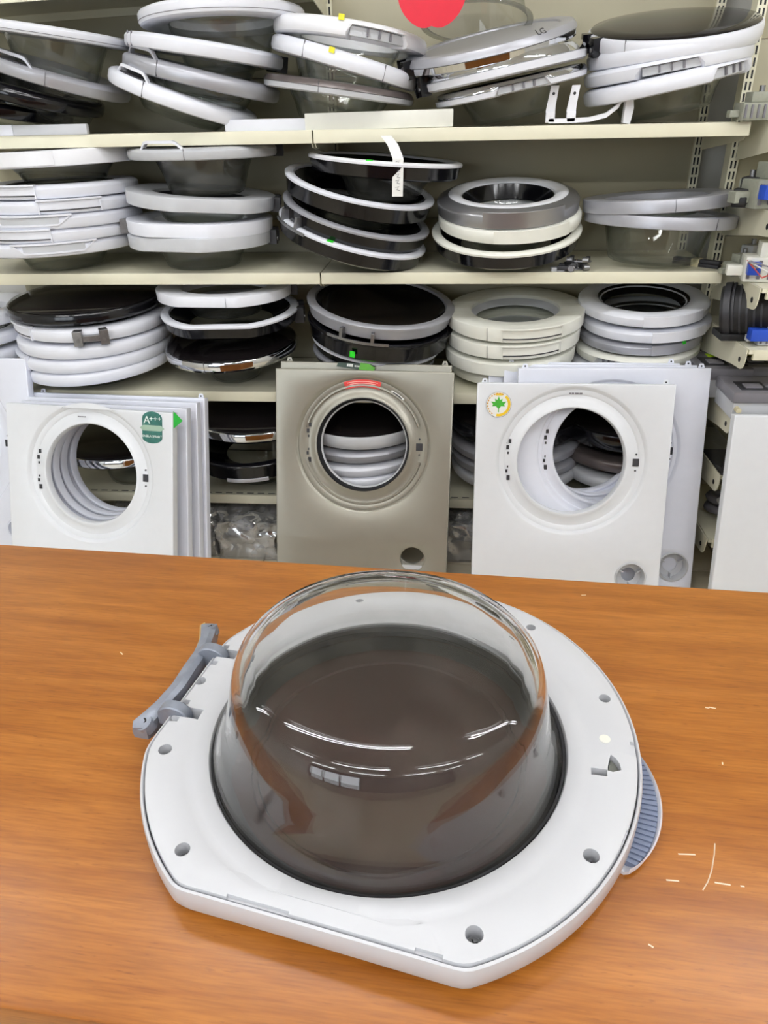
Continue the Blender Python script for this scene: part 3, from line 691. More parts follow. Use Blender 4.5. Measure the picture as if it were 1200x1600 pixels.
def arc_rib(root, c, r, a0, a1, mat, w=.004, h=.003):
    b = []
    for q in range(25):
        a = rad(a0+(a1-a0)*q/24); b.append((c.x+r*math.cos(a), c.y+r*math.sin(a), -.0085))
    return tube('pressed_rib', b, .0045, mat, root, seg=6)

# far left, then the white stack on the left
fp, inf, W, Hh = panel('white front panel cut off by the left edge of the picture', (-196, 558), (38, 562), 2.36, 15, ENAMEL, hole=((-92, 690), 88), ring=((-92, 690), 118), filt=((26, 826), 14))
filter_cup(fp, inf, ENAMEL, ENAMEL)
panel('rearmost white panel of the left stack, its edge showing at the right', (52, 615), (318, 624), 2.345, 17, ENAMEL, hole=((180, 722), 74), ring=((180, 722), 92), latches=False)
panel('third white panel of the left stack, narrow edge showing', (44, 622), (306, 631), 2.30, 17, ENAMEL, hole=((165, 728), 74), ring=((165, 728), 92), latches=False, tabs=False)
panel('second white panel of the left stack, just behind the badge panel', (34, 628), (290, 640), 2.25, 17.5, ENAMEL, hole=((152, 734), 74), ring=((152, 734), 92), latches=True, tabs=False)
pL, inf, W, Hh = panel('front white panel of the left stack with A+++ badge', (10, 631), (268, 647), 2.20, 18, ENAMELW, hole=((139, 741), 73), ring=((139, 741), 101), tabs=False, hdepth=.02)
PL = pL.matrix_world.copy()
def local2(M, p):
    n = M.col[2].to_3d(); o = M.col[3].to_3d(); q = at_plane(p[0], p[1], o, n); d = q-o
    return Vector((d.dot(M.col[0].to_3d()), d.dot(M.col[1].to_3d()), 0))
HOLO = pbr('green_holographic_foil', S(70, 130, 120), .25, metal=.5, var=.35, scale=60)
WHT = pbr('white_print', S(240, 244, 240), .5)
c = local2(PL, (238, 669))
bd = thing('energy_badge', 'green holographic A+++ badge stuck on front left panel', 'sticker', PL @ Matrix.Translation((c.x, c.y, .0006)))
poly = [(.034*math.cos(a), .03+.022*math.sin(a)) for a in [PI*q/12 for q in range(13)]] + [(-.034, -.025)] + [(.034*math.cos(a), -.03+.018*math.sin(a)) for a in [PI+PI*q/12 for q in range(13)]] + [(.034, -.025)]
prism('foil', poly, 0, .0008, HOLO, bd)
prism('ribbon', [(-.042, .0), (-.03, .009), (.03, .009), (.042, 0), (.03, -.009), (-.03, -.009)], .0008, .0014, pbr('pale_foil', S(165, 190, 170), .3, metal=.4), bd)
text('lettering', 'A', .034, WHT, bd, Matrix.Translation((-.018, .024, .001))); text('lettering', '+++', .024, WHT, bd, Matrix.Translation((.011, .029, .001)))
text('lettering', 'ENBLA SMART', .0105, WHT, bd, Matrix.Translation((0, -.026, .001)))
c = local2(PL, (274, 657))
tag(prism('arrow_sticker', [(-.011, .028), (.02, 0), (-.011, -.026)], 0, .001, pbr('green_arrow_film', S(10, 165, 40), .35), None, PL @ Matrix.Translation((c.x+.003, c.y, -.004))), 'green triangular arrow sticker at the corner of the left panel stack', 'sticker')
def print_marks(parent, x, y, z, widths, hgt, mat, gap=.0012):      # print too small to read
    w_ = sum(widths)+gap*(len(widths)-1); x -= w_/2
    for q in widths: box('print_mark', x, x+q, y-hgt/2, y+hgt/2, z, z+.0006, mat, parent); x += q+gap
c = local2(PL, (128, 651)); print_marks(pL, c.x, c.y, .0001, (.004, .004, .003, .004, .003, .004), .004, MIDGREY)

# grey panel (and the one behind it)
panel('champagne grey panel hidden behind the front grey one', (440, 566), (704, 573), 2.395, 16, CHAMP, hole=((566, 694), 74), ring=((566, 694), 106), latches=False, filt=((643, 862), 23))
pG, inf, W, Hh = panel('champagne grey front panel with red label above its opening', (432, 577), (708, 584), 2.365, 16.5, CHAMP, hole=((566, 696), 74), ring=((562, 696), 108), filt=((644, 874), 22))
PG = pG.matrix_world.copy()
hc, hr, rr = inf['h']
lathe('door_seal_rim', [(hr*.95, -.03), (hr*.985, -.006), (hr*.97, -.004), (hr*.93, -.03)], RUBBER, pG, 72).location = (hc.x, hc.y, 0)
lathe('glass_edge', [(hr*.9, -.036), (hr*.945, -.03), (hr*.945, -.034), (hr*.9, -.04)], GREYP, pG, 72).location = (hc.x, hc.y, 0)
arc_rib(pG, hc, hr+(rr-hr)*.55, 195, 345, CHAMP); arc_rib(pG, hc, hr+(rr-hr)*.55, 20, 160, CHAMP); arc_rib(pG, hc, hr+(rr-hr)*.9, 175, 365, CHAMP)
fc, fr = inf['f']
box('flap', fc.x-fr*.7, fc.x+fr*.7, fc.y-fr*.75, fc.y-fr*.45, -.006, -.003, GREYP, pG)
c = local2(PG, (562, 601))
rl = thing('warning_label', 'red curved warning label above the grey panel opening', 'sticker', PG @ Matrix.Translation((hc.x, hc.y, -.0085)))
RA = hr+(rr-hr)*.62
def flatarc(name, r0, r1, a0, a1, z, mat, parent):
    v, f = [], []
    for q in range(13):
        a = rad(a0+(a1-a0)*q/12)
        for (r, zz) in ((r0, z), (r1, z), (r1, z+.001), (r0, z+.001)): v.append((r*math.cos(a), r*math.sin(a), zz))
    for q in range(12):
        for k in range(4): f.append((q*4+k, q*4+(k+1) % 4, q*4+4+(k+1) % 4, q*4+4+k))
    f += [(3, 2, 1, 0), (48, 49, 50, 51)]
    return raw(name, v, f, mat, parent)
REDL = pbr('red_label_print', S(222, 52, 44), .4)
flatarc('label_face', RA-.012, RA+.013, 74, 108, .001, REDL, rl)
for i, rr2 in enumerate((RA+.007, RA+.001, RA-.005)): flatarc('print_line', rr2-.0013, rr2+.0008, 77+i*1.5, 105-i*2, .0016, pbr('pale_pink_print', S(245, 190, 180), .5), rl)
sl = thing('barcode_label', 'small white barcode label right of the red label', 'sticker', PG @ Matrix.Translation((hc.x, hc.y, -.0085)))
flatarc('label_face', RA-.006, RA+.004, 49, 63, .001, PAPER, sl); flatarc('print_line', RA-.003, RA+.001, 51, 61, .0016, INK, sl)
c = local2(PG, (560, 575))
es = thing('energy_strip', 'dark green packaging strip lying on top of the grey panel', 'sticker', PG @ Matrix.Translation((c.x, c.y+.006, -.012)) @ Matrix.Rotation(rad(-4), 4, 'Z'))
prism('film', [(-.075, -.008), (.0, -.011), (.04, -.01), (.04, .01), (-.02, .008), (-.07, .006)], 0, .002, pbr('dark_green_film', S(22, 52, 34), .3), es)
prism('film', [(.0, -.011), (.05, -.013), (.054, .0), (.03, .011), (.005, .011)], .002, .003, pbr('lime_film', S(96, 190, 30), .35), es)
print_marks(es, -.03, 0, .002, (.006, .006, .006), .009, WHT); print_marks(es, -.004, -.001, .002, (.005, .004, .005, .004), .005, WHT)

# right white stack
panel('rearmost white panel of the right stack, top edge showing at the left', (766, 567), (1080, 570), 2.40, 14, ENAMEL, depth=.02, hole=((912, 688), 86), ring=((912, 692), 102), latches=False, w=.6)
panel('third white panel of the right stack, top edge showing', (790, 571), (1098, 573), 2.372, 14.5, ENAMEL, depth=.02, hole=((932, 693), 86), ring=((932, 697), 102), latches=False, w=.6)
p2, inf, W, Hh = panel('large white panel second in the right stack, with round filter opening', (812, 577), (1110, 577), 2.325, 15, ENAMEL, depth=.024, hole=((950, 705), 88), ring=((950, 705), 114), filt=((1051, 886), 25))
filter_cup(p2, inf, ENAMEL, GREYP)
pR, inf, W, Hh = panel('front white panel of the right stack with yellow leaf sticker', (748, 600), (1055, 603), 2.25, 15.5, ENAMELW, hole=((893, 722), 88), ring=((897, 725), 121), filt=((985, 902), 25))
filter_cup(pR, inf, ENAMELW, GREYP)
PR = pR.matrix_world.copy()
c = local2(PR, (900, 615)); print_marks(pR, c.x, c.y, -.006, (.006, .007, .011, .009), .005, MIDGREY, .0025)
c = local2(PR, (779, 632))
ls = thing('leaf_sticker', 'round white and yellow sticker with green leaf, right panel stack', 'sticker', PR @ Matrix.Translation((c.x, c.y, .0006)))
cyl('disc', (0, 0, .0004), (0, 0, 1), .04, .0008, PAPER, ls, seg=40)
YEL = pbr('yellow_print', S(236, 196, 30), .45); GRN = pbr('leaf_green_print', S(58, 168, 36), .45)
for a in range(0, 360, 60): flatarc('outline', .039, .0398, a, a+60, .0008, MIDGREY, ls)
flatarc('yellow_arc', .029, .037, -100, 50, .0008, YEL, ls)
for a in range(65, 245, 15): flatarc('print_mark', .032, .036, a, a+8, .0008, pbr('orange_print', S(216, 150, 40), .5) if a % 30 else INK, ls)
lf = [(0, .026), (.004, .014), (.012, .018), (.010, .008), (.024, .009), (.017, .001), (.020, -.006), (.008, -.005), (.002, -.012), (-.002, -.012), (-.008, -.005), (-.020, -.006), (-.017, .001), (-.024, .009), (-.010, .008), (-.012, .018), (-.004, .014)]
prism('leaf', lf, .0008, .0016, GRN, ls); box('leaf_stem', -.0015, .0015, -.024, -.008, .0008, .0016, GRN, ls)
box('print_mark', -.01, .012, .028, .035, .0008, .0014, YEL, ls)
panel('plain white side panel leaning at the right edge', (1150, 651), (1200, 652), 2.12, 12, ENAMELW, w=.58, tabs=False)

# ================================================================== LOOSE PIECES ON THE SHELVES
def at_lip(px, z, Y=2.415): d = ray(px, 200); return at_y(px, 210, Y).x
def bar_piece(name, label, px0, px1, z, hgt, mat, Y=2.43, cat='trim strip', endmat=None, split=None, rz=0):
    x0, x1 = at_y(px0, 200, Y).x, at_y(px1, 200, Y).x
    g = thing(name, label, cat, Matrix.Translation(((x0+x1)/2, Y, z)) @ Matrix.Rotation(rad(rz), 4, 'Y'))
    hw = (x1-x0)/2
    if split is None:
        box('strip_body', -hw, hw, -.012, .006, .0005, hgt, mat, g, bev=.003)
    else:
        xs = at_y(split, 200, Y).x-(x0+x1)/2
        box('strip_body', -hw, xs, -.012, .006, .0005, hgt, mat, g, bev=.003)
        box('strip_end', xs, hw, -.013, .007, .0005, hgt-.001, endmat, g, bev=.004)
    box('back_rib', -hw+.01, hw-.01, .006, .014, .0005, hgt*.5, mat, g)
    return g
bar_piece('handle_strip', 'white and grey handle strip at the left end, top shelf', -30, 138, SZ[0], .03, COOL, Y=2.405, split=22, endmat=GREYP)
bar_piece('handle_strip', 'narrow white handle strip lying on top shelf edge', 353, 480, SZ[0], .032, COOL)
bar_piece('flat_trim_panel', 'long flat ivory trim panel standing on top shelf edge', 478, 708, SZ[0], .046, CREAM, Y=2.422, rz=-.6)
# white plastic hinge bracket
P = at_y(920, 193, 2.43)
g = thing('plastic_hinge_bracket', 'white curved plastic bracket standing below the rightmost top stack', 'bracket', Matrix.Translation((P.x, 2.43, SZ[0])))
k = .00213
v = []
pth = [(-.115, .006), (-.06, .006), (.0, .008), (.045, .018), (.075, .04), (.092, .07), (.1, .095)]
bm = bmesh.new()
for sgn in (0,):
    lo = [bm.verts.new((x, -.012, z)) for x, z in pth]; hi = [bm.verts.new((x, -.012, z+.012)) for x, z in pth]
    lo2 = [bm.verts.new((x, .012, z)) for x, z in pth]; hi2 = [bm.verts.new((x, .012, z+.012)) for x, z in pth]
    for i in range(len(pth)-1):
        for a, b2 in ((lo, hi), (hi, hi2), (hi2, lo2), (lo2, lo)): bm.faces.new((a[i], a[i+1], b2[i+1], b2[i]))
    for i in (0, -1): bm.faces.new((lo[i], hi[i], hi2[i], lo2[i]))
frombm('curved_arm', bm, WHITE, g)
prism('end_leg', [(.092, .004), (.112, .0), (.118, .04), (.108, .1), (.1, .1), (.094, .05)], -.014, .014, WHITE, g, Matrix.Rotation(PI/2, 4, 'X'))
for x in (-.11, -.052):
    pl = prism('upright_plate', [(x-.014, .008), (x+.012, .008), (x+.012, .05), (x+.018, .1), (x-.004, .1), (x-.014, .04)], .0, .006, WHITE, g, Matrix.Rotation(PI/2, 4, 'X'))
    cyl('hole', (x+.004, -.0065, .08), (0, 1, 0), .004, .002, DARK, pl, seg=10)
    box('socket', x-.014, x+.012, -.012, .006, .008, .035, WHITE, g, bev=.002)
# glass piece leaning behind, top of frame
P = at_y(745, 8, 2.62)
g = thing('loose_glass_bowl', 'loose grey glass bowl standing behind the fourth top stack', 'glass bowl', Matrix.Translation((P.x, 2.62, 1.62)) @ Matrix.Rotation(rad(-14), 4, 'X'))
lathe('glass_bowl', [(.15, 0), (.145, .01), (.125, .11), (.115, .125), (.09, .132), (0, .132)], BOWLD, g, 56, None, closed=False, sharp=60)
lathe('bowl_rim', [(.15, -.003), (.165, -.003), (.165, .003), (.148, .003)], BOWLD, g, 56)
# red sign
P = at_y(675, -12, 2.38)
pts = []
for q in range(40):
    a = 2*PI*q/40; r = .085*(1-.10*math.exp(-((a-1.5*PI)/.16)**2)-.2*math.exp(-((a-.5*PI)/.25)**2)); pts.append((r*1.06*math.cos(a), r*math.sin(a)))
sg = thing('apple_sign', 'bright red rounded sign hanging at the top edge', 'sign', Matrix.Translation((P.x, 2.36, P.z)))
prism('sign_board', pts, -.002, .002, RED, sg, Matrix.Rotation(PI/2, 4, 'X'))
box('hanger', -.004, .004, -.001, .001, .06, .4, PAPER, sg)
# paper tag on the third stack of shelf two
a = at_y(603, 212, 2.36); b = at_y(622, 248, 2.322); c2 = at_y(621, 307, 2.326)
g = thing('paper_tag', 'white paper tag hanging over the black door, handwritten', 'tag')
v, f = [], []
pathp = [a, a*.6+b*.4+Vector((.006, 0, 0)), b, b*.5+c2*.5, c2]
for i, p in enumerate(pathp):
    for s in (-1, 1):
        for d in (0, .0012): v.append(p+Vector((s*.0155, d, 0)))
for i in range(len(pathp)-1):
    q = i*4; f += [(q, q+2, q+6, q+4), (q+1, q+5, q+7, q+3), (q, q+4, q+5, q+1), (q+2, q+3, q+7, q+6)]
f += [(0, 1, 3, 2), (16, 18, 19, 17)]
raw('paper_strip', v, f, PAPER, g)
for i, t_ in enumerate((.12, .3, .46, .62, .8)):
    p = b.lerp(c2, t_); o = tube('pen_mark', [p+Vector((-.006, -.001, .004)), p+Vector((.004, -.001, .007)), p+Vector((-.002, -.001, -.002)), p+Vector((.007, -.001, -.004))], .0007, MIDGREY, g, seg=4)
# steel hinges piled on shelf two
def hinge_piece(label, px, py, Y, rz, sx=1.0, up=0.0):
    P = at_y(px, py, Y)
    g = thing('metal_hinge', label, 'hinge', Matrix.Translation((P.x, Y, SZ[1]+up)) @ Matrix.Rotation(rad(rz), 4, 'Z'), 'spare hinges on the second shelf')
    box('leaf_plate', -.05*sx, .05*sx, -.012, .012, .001, .005, STEEL, g, bev=.001)
    for s in (-1, 1):
        box('arm', s*.035*sx-.006, s*.035*sx+.006, -.03, .012, .004, .018, DARK, g, bev=.002)
        cyl('knuckle', (s*.035*sx, -.03, .011), (1, 0, 0), .009, .018, STEEL, g, seg=14)
        cyl('screw', (s*.015*sx, 0, .006), (0, 0, 1), .004, .004, CHROME, g, seg=10)
    return g
hinge_piece('steel door hinge nearest the shelf edge, below the fourth stack', 898, 420, 2.44, 12, .7)
hinge_piece('steel door hinge at the back of the small hinge pile', 893, 410, 2.50, 58, .8)
hinge_piece('steel door hinge lying on top of the small hinge pile', 905, 412, 2.46, -20, .7, .02)
hinge_piece('dark steel hinge at the left of the small hinge pile', 878, 420, 2.43, 75, .6)
# grey plug next to the hinges
P = at_y(869, 422, 2.42)
g = thing('grey_plug', 'small pale grey plastic plug beside the hinge pile', 'plug', Matrix.Translation((P.x, 2.42, SZ[1])))
box('plug_body', -.016, .016, -.01, .012, 0, .012, GREYP, g, bev=.002); box('plug_tongue', .016, .04, -.006, .008, .002, .009, DARK, g)
# black channel with tape
P = at_y(1085, 410, 2.52)
g = thing('black_channel_strip', 'black plastic channel strip bound with beige tape, second shelf', 'strip', Matrix.Translation((P.x, 2.5, SZ[1])) @ Matrix.Rotation(rad(-42), 4, 'Z'))
for (z0, dy) in ((0, 0), (.011, .004)):
    s_ = box('channel', -.075, .075, -.012+dy, .012+dy, z0+.0005, z0+.0105, DARK, g, bev=.001)
    box('channel_slot', .0745, .0757, -.008+dy, .008+dy, z0+.003, z0+.0085, RUBBER, s_)
box('tape_band', -.012, .012, -.0145, .0175, 0, .0235, TAPE, g, bev=.001)

# plastic-wrapped boxes on the floor under the lowest shelf
def bag(label, px0, px1, Y, h, seed, d=.2):
    x0, x1 = at_y(px0, 830, Y).x, at_y(px1, 830, Y).x
    W = x1-x0
    g = thing('wrapped_parts_box', label, 'wrapped box', Matrix.Translation(((x0+x1)/2, Y+d/2, FZ)), 'plastic wrapped boxes under the lowest shelf')
    box('box_body', -W/2+.012, W/2-.012, -d/2+.012, d/2-.012, .002, h*.55, pbr('grey_parts_box', S(170, 168, 164), .5, var=.1, scale=20), g, bev=.004)
    for q in range(3): tube('coiled_part', [(-W*.25+.08*q*W*3+.02*math.cos(t_*.7), -.05+.03*math.sin(t_*.7), h*.56+.004*t_*.5) for t_ in range(14)], .008, MIDGREY if q % 2 else GREYP, g)
    bm = bmesh.new(); bm_box(bm, -W/2, W/2, -d/2, d/2, .001, h)
    bmesh.ops.subdivide_edges(bm, edges=list(bm.edges), cuts=19, use_grid_fill=True)
    for v_ in bm.verts:
        p = v_.co; k_ = p.z/h
        rg = 1-abs(noise.noise(Vector((p.x*30+seed*7, p.y*30, p.z*22))))*2
        nvec = noise.noise_vector(Vector((p.x*16+seed*3.1, p.y*16, p.z*16))); nv2 = noise.noise_vector(Vector((p.x*42+seed, p.y*42, p.z*42)))
        amp = .004+.018*k_
        v_.co += Vector((nvec.x*amp, nvec.y*amp*.8, (nvec.z*.018 if k_ > .5 else 0))) + nv2*(.0035+.005*k_)*(1 if p.z > .01 else .2)
        v_.co += Vector((p.x, p.y, p.z*.5)).normalized()*rg*.008*k_
        v_.co.z = max(.0012, v_.co.z)
    frombm('plastic_film', bm, BAGP, g, sharp=25)
bag('clear plastic wrapped box on the floor left of the grey panel', 338, 430, 2.30, .15, 1)
bag('narrow plastic wrapped box half hidden by the left panel stack', 270, 336, 2.31, .14, 2)
bag('plastic wrapped box on the floor right of the grey panel', 690, 790, 2.32, .15, 3)
bag('plastic wrapped box seen through the left panel opening', 150, 240, 2.36, .14, 4)

# ================================================================== RIGHT BAY CONTENTS
def drawer_unit(label, px, py, Y, w, d, h, zshelf, two=True, sticker=False):
    P = at_y(px, py, Y)
    g = thing('detergent_drawer_box', label, 'detergent drawer', Matrix.Translation((P.x, Y, zshelf)), 'detergent drawer boxes at far right')
    box('tub', -w/2+.006, w/2-.006, .006, d-.006, .001, h*.62, GREYP, g, bev=.004)
    lid = box('lid', -w/2, w/2, 0, d, h*.6, h, MIDGREY, g, bev=.008)
    box('lid_recess', -w*.34, w*.1, d*.15, d*.6, h, h+.002, DARK, lid)
    box('lid_button', -w*.26, w*.02, d*.2, d*.42, h+.002, h+.007, MIDGREY, lid, bev=.002)
    cyl('dial', (w*.27, d*.4, h), (0, 0, 1), d*.2, .004, MIDGREY, lid, seg=20)
    for sx in (-.4, .2): cyl('nozzle', (sx*w, -.004, h*.4), (0, 1, 0), .008, .02, TAPE, g, seg=10)
    if sticker: box('price_sticker', -w*.12, w*.08, d*.62, d*.82, h, h+.0012, pbr('lime_sticker', S(190, 230, 30), .5), lid)
    return g
zD = RZ[4]
drawer_unit('grey detergent drawer box with lime sticker, right of the white panels', 1130, 605, 2.36, .17, .2, .1, zD, sticker=True)
drawer_unit('dark grey detergent drawer box at the right edge, behind the nearest one', 1192, 606, 2.38, .17, .2, .1, zD)
drawer_unit('mid grey detergent drawer box nearest, above the plain side panel', 1190, 645, 2.17, .18, .17, .085, zD)
# ribbed white vent block behind
P = at_y(1108, 583, 2.5)
g = thing('ribbed_vent_block', 'ribbed off-white plastic block behind the drawer boxes', 'plastic part', Matrix.Translation((.90, 2.52, zD)))
box('block', -.03, .06, 0, .09, 0, .11, CREAM, g, bev=.004)
for q in range(6): box('rib', -.031+.015*q, -.025+.015*q, -.003, 0, .06, .1, GREYP, g)
# yellow box on fourth shelf
g = thing('yellow_carton', 'worn yellow carton at the right edge above the drawer boxes', 'carton', Matrix.Translation((1.0, 2.5, zD)))
box('carton_body', -.085, .16, 0, .12, 0, .15, pbr('worn_yellow_card', S(205, 196, 110), .8, var=.2, scale=14), g, bev=.003)
box('carton_flap', -.085, .16, -.006, 0, .12, .15, pbr('worn_yellow_card', S(205, 196, 110), .8), g)
box('print_mark', .02, .05, -.0015, 0, .07, .1, pbr('brown_print', S(120, 60, 40), .7), g)
# door lock boxes / small motors
def at_z_px(px, y, z):
    a, b = at_y(px, 0, y), at_y(px, 900, y); t = (z-a.z)/(b.z-a.z); return a.x+(b.x-a.x)*t
def lock_unit(label, px, y, z, rz, mat, s=1.0, wires=True, conn=True, dark=False):
    x = at_z_px(px, y, z)
    g = thing('door_lock_unit', label, 'machine part', Matrix.Translation((x, y, z)) @ Matrix.Rotation(rad(rz), 4, 'Z'), 'small machine parts at far right')
    box('housing', -.045*s, .045*s, -.03*s, .03*s, .001, .05*s, mat, g, bev=.004)
    box('step', -.02*s, .05*s, -.025*s, .02*s, .05*s, .078*s, mat, g, bev=.003)
    box('side_arm', -.075*s, -.045*s, -.012*s, .012*s, .01*s, .03*s, mat, g, bev=.003)
    for q in range(4): box('rib', -.04*s+.02*s*q, -.034*s+.02*s*q, -.034*s, -.03*s, .008*s, .044*s, MIDGREY if not dark else DARK, g)
    cyl('shaft', (.02*s, 0, .085*s), (0, 0, 1), .008*s, .02*s, STEEL, g, seg=12)
    if conn:
        for q, xx in enumerate((-.03, .03)): box('connector', (xx-.012)*s, (xx+.012)*s, -.05*s, -.03*s, .018*s, .042*s, BLUE if q == 0 else PAPER, g, bev=.002)
    if wires:
        for q in range(3):
            pts = [(-.03*s+.006*q, -.045*s, .03*s), (-.05*s, -.07*s-.01*q, .05*s), (-.02*s+.02*q, -.085*s, .02*s+.012*q), (.05*s, -.07*s, .05*s+.01*q), (.09*s, -.05*s, .07*s)]
            tube('wire', pts, .0022, (pbr('red_wire', S(190, 70, 60), .5), PAPER, MIDGREY)[q], g, seg=6)
    return g
lock_unit('pale grey lock unit at the right edge beside the top stacks', 1172, 2.40, RZ[0], 10, PCB, .9, False, False)
lock_unit('small pale plastic unit at the right edge behind the topmost lock unit', 1205, 2.45, RZ[0], -20, GREYP, 1.0, False, False)
lock_unit('grey-green pump housing at right edge, second bracket shelf', 1196, 2.34, RZ[1], 15, PCB, 1.5, False, True)
lock_unit('black plastic lever unit beside the grey-green pump housing', 1164, 2.36, RZ[1], 60, RUBBER, 1.0, False, False, True)
lock_unit('pale lock unit with blue connector, third bracket shelf', 1150, 2.40, RZ[2], 20, PCB, .8, True, True)
lock_unit('larger cream lock unit with wires at the right edge, third bracket shelf', 1192, 2.32, RZ[2], -10, CREAM, 1.4, True, True)
lock_unit('small grey lock unit behind the wires, third bracket shelf', 1165, 2.52, RZ[2], 40, GREYP, .9, True, True)
def pump(label, px, y, z, s):
    x = at_z_px(px, y, z)
    g = thing('drain_pump', label, 'machine part', Matrix.Translation((x, y, z)), 'small machine parts at far right')
    cyl('motor_body', (0, 0, .055*s), (.9, -.4, .15), .05*s, .09*s, RUBBER, g, seg=28)
    cyl('motor_ring', (-.03*s, .013*s, .052*s), (.9, -.4, .15), .055*s, .012*s, DARK, g, seg=28)
    cyl('outlet', (.05*s, -.03*s, .07*s), (.3, -.5, .8), .018*s, .08*s, RUBBER, g, seg=18)
    box('mount_foot', -.05*s, .05*s, -.03*s, .03*s, .001, .014*s, RUBBER, g, bev=.002)
    for q in range(5): cyl('cooling_rib', ((-.02+.012*q)*s, (.009-.0053*q)*s, .055*s), (.9, -.4, .15), .0525*s, .004*s, DARK, g, seg=24)
    box('connector', -.01*s, .025*s, -.075*s, -.05*s, .012*s, .034*s, BLUE, g, bev=.002); box('connector', .026*s, .04*s, -.07*s, -.05*s, .016*s, .03*s, TAPE, g)
pump('black drain pump with blue connector, fourth bracket shelf', 1158, 2.34, RZ[3], 1.5)
pump('black drain pump behind at the right edge, fourth bracket shelf', 1196, 2.46, RZ[3], 1.4)
lock_unit('grey plastic unit at the right edge in front of the pumps', 1200, 2.27, RZ[3], 0, GREYP, .9, False, False)
# dark clear drawer on lower bracket shelves
P = at_y(1128, 700, 2.25)
g = thing('smoked_drawer', 'smoked clear plastic drawer behind the plain side panel', 'drawer', Matrix.Translation((.93, 2.21, RZ[5])))
for a_ in ((-.06, -.056, 0, .2), (.096, .1, 0, .2)): box('side', a_[0], a_[1], a_[2], a_[3], .001, .11, BOWLD, g)
box('front', -.06, .1, -.004, 0, .001, .11, DARK, g, bev=.001); box('base', -.06, .1, 0, .2, .0005, .004, DARK, g); box('clip', -.03, -.01, 0, .02, .11, .125, TAPE, g)
bagx = thing('bagged_hose', 'plastic bagged grey hose on the lowest right bracket shelf', 'wrapped part', Matrix.Translation((.96, 2.36, RZ[6])))
tube('hose', [(.05*math.cos(q*.5), .05*math.sin(q*.5), .02+.003*q) for q in range(26)], .014, MIDGREY, bagx)
tube('hose_end', [(.05, 0, .1), (.0, -.06, .12), (-.05, -.08, .1)], .012, GREYP, bagx)

# ================================================================== COUNTER
TZ = .832
A, B = at_z(0, 850, TZ), at_z(1200, 925, TZ); N0, N1 = at_z(0, 1575, TZ), at_z(165, 1600, TZ)
tdir = (B-A).normalized(); tn = Vector((-tdir.y, tdir.x, 0))
depth_ = (A-N0).dot(tn)
Mtab = Matrix(((tdir.x, tn.x, 0, N0.x), (tdir.y, tn.y, 0, N0.y), (0, 0, 1, 0), (0, 0, 0, 1)))
ct = thing('wooden_counter', 'orange-brown wooden counter with scratches under the glass door', 'counter', Mtab)
bm = bmesh.new(); bm_box(bm, -.75, 1.35, 0, depth_, TZ-.03, TZ, bev=.003); frombm('worktop', bm, WOOD, ct)
box('front_panel', -.7, 1.3, depth_-.06, depth_-.04, FZ, TZ-.03, WOOD, ct)
for x in (-.7, 1.28): box('side_panel', x, x+.02, .04, depth_-.06, FZ, TZ-.03, WOOD, ct)
SCR = pbr('pale_scratch', S(236, 220, 196), .6)
def scratch(px, py, L, ang, w=.0012):
    p = Mtab.inverted() @ at_z(px, py, TZ)
    box('scratch', -L/2, L/2, -w/2, w/2, 0, .00025, SCR, ct, Matrix.Translation((p.x, p.y, TZ)) @ Matrix.Rotation(rad(ang), 4, 'Z'))
for s_ in ((1073, 1335, .014, 5), (1051, 1376, .010, 2), (1129, 1381, .012, -3), (1160, 1385, .003, 0), (1129, 1193, .003, 80), (1113, 1106, .007, -10), (1105, 1106, .004, -10), (912, 930, .006, 10), (190, 1021, .006, -40), (1017, 1478, .004, -30), (350, 1310, .012, 40)):
    scratch(*s_)
pa = [Mtab.inverted() @ at_z(x, y, TZ) for x, y in ((1098, 1391), (1106, 1378), (1112, 1360), (1116, 1335), (1117, 1318))]
tube('scratch', [(p.x, p.y, TZ) for p in pa], .0005, SCR, ct, seg=4)

# ================================================================== THE DOOR ON THE COUNTER
O = Vector((-.0475, .5135, .875)); nz_ = Vector((0, -.03, 1)).normalized()
xa = Vector((1, 0, 0)); ya = nz_.cross(xa).normalized(); xa = ya.cross(nz_)
MD = Matrix(((xa.x, ya.x, nz_.x, O.x), (xa.y, ya.y, nz_.y, O.y), (xa.z, ya.z, nz_.z, O.z), (0, 0, 0, 1)))
D = thing('washing_machine_door', 'large white washing machine door with clear glass bowl lying on the counter', 'washer door', MD)
RO, RI = .2262, .1627
CA, CD = rad(-102), .1935
CA2, CD2 = rad(168), .2105
def outline(th):          # the frame bulges a little towards the far right
    d = (math.degrees(th)-58+180) % 360-180
    return .2237+.0165*math.exp(-(d/55)**2)
def soft_cut(th, r):
    for (ca, cd) in ((CA, CD), (CA2, CD2)):
        c = math.cos(th-ca)
        if c < .3: continue
        lim = cd/c; k = .004      # smooth minimum rounds the corners
        hh_ = max(k-abs(r-lim), 0)/k
        r = min(r, lim)-hh_*hh_*k*.25
    return r
def mod_main(th, r, z):
    if r < .168: return r, z
    e = soft_cut(th, outline(th))
    if r < .2: return min(r, e-.017), z
    return e-(RO-r), z
plate_prof = [(RI, -.022), (RI, -.004), (RI+.0015, -.001), (RI+.005, .0002), (RI+.016, .0006), (RI+.02, -.0004), (RI+.0235, .0002), (.2, 0), (.2195, 0), (.2215, -.0012), (.222, -.003), (.222, -.022)]
DOORW = pbr('door_white_plastic', S(205, 206, 210), .4, var=.02)
plate = lathe('inner_frame', plate_prof, DOORW, D, 240, mod_main)
shell_prof = [(.2232, -.024), (.2232, -.0035), (.2240, -.0022), (.2258, -.0034), (.2268, -.008), (.2266, -.022), (.2235, -.029), (.214, -.0335), (.19, -.0365), (.17, -.0365), (.17, -.024)]
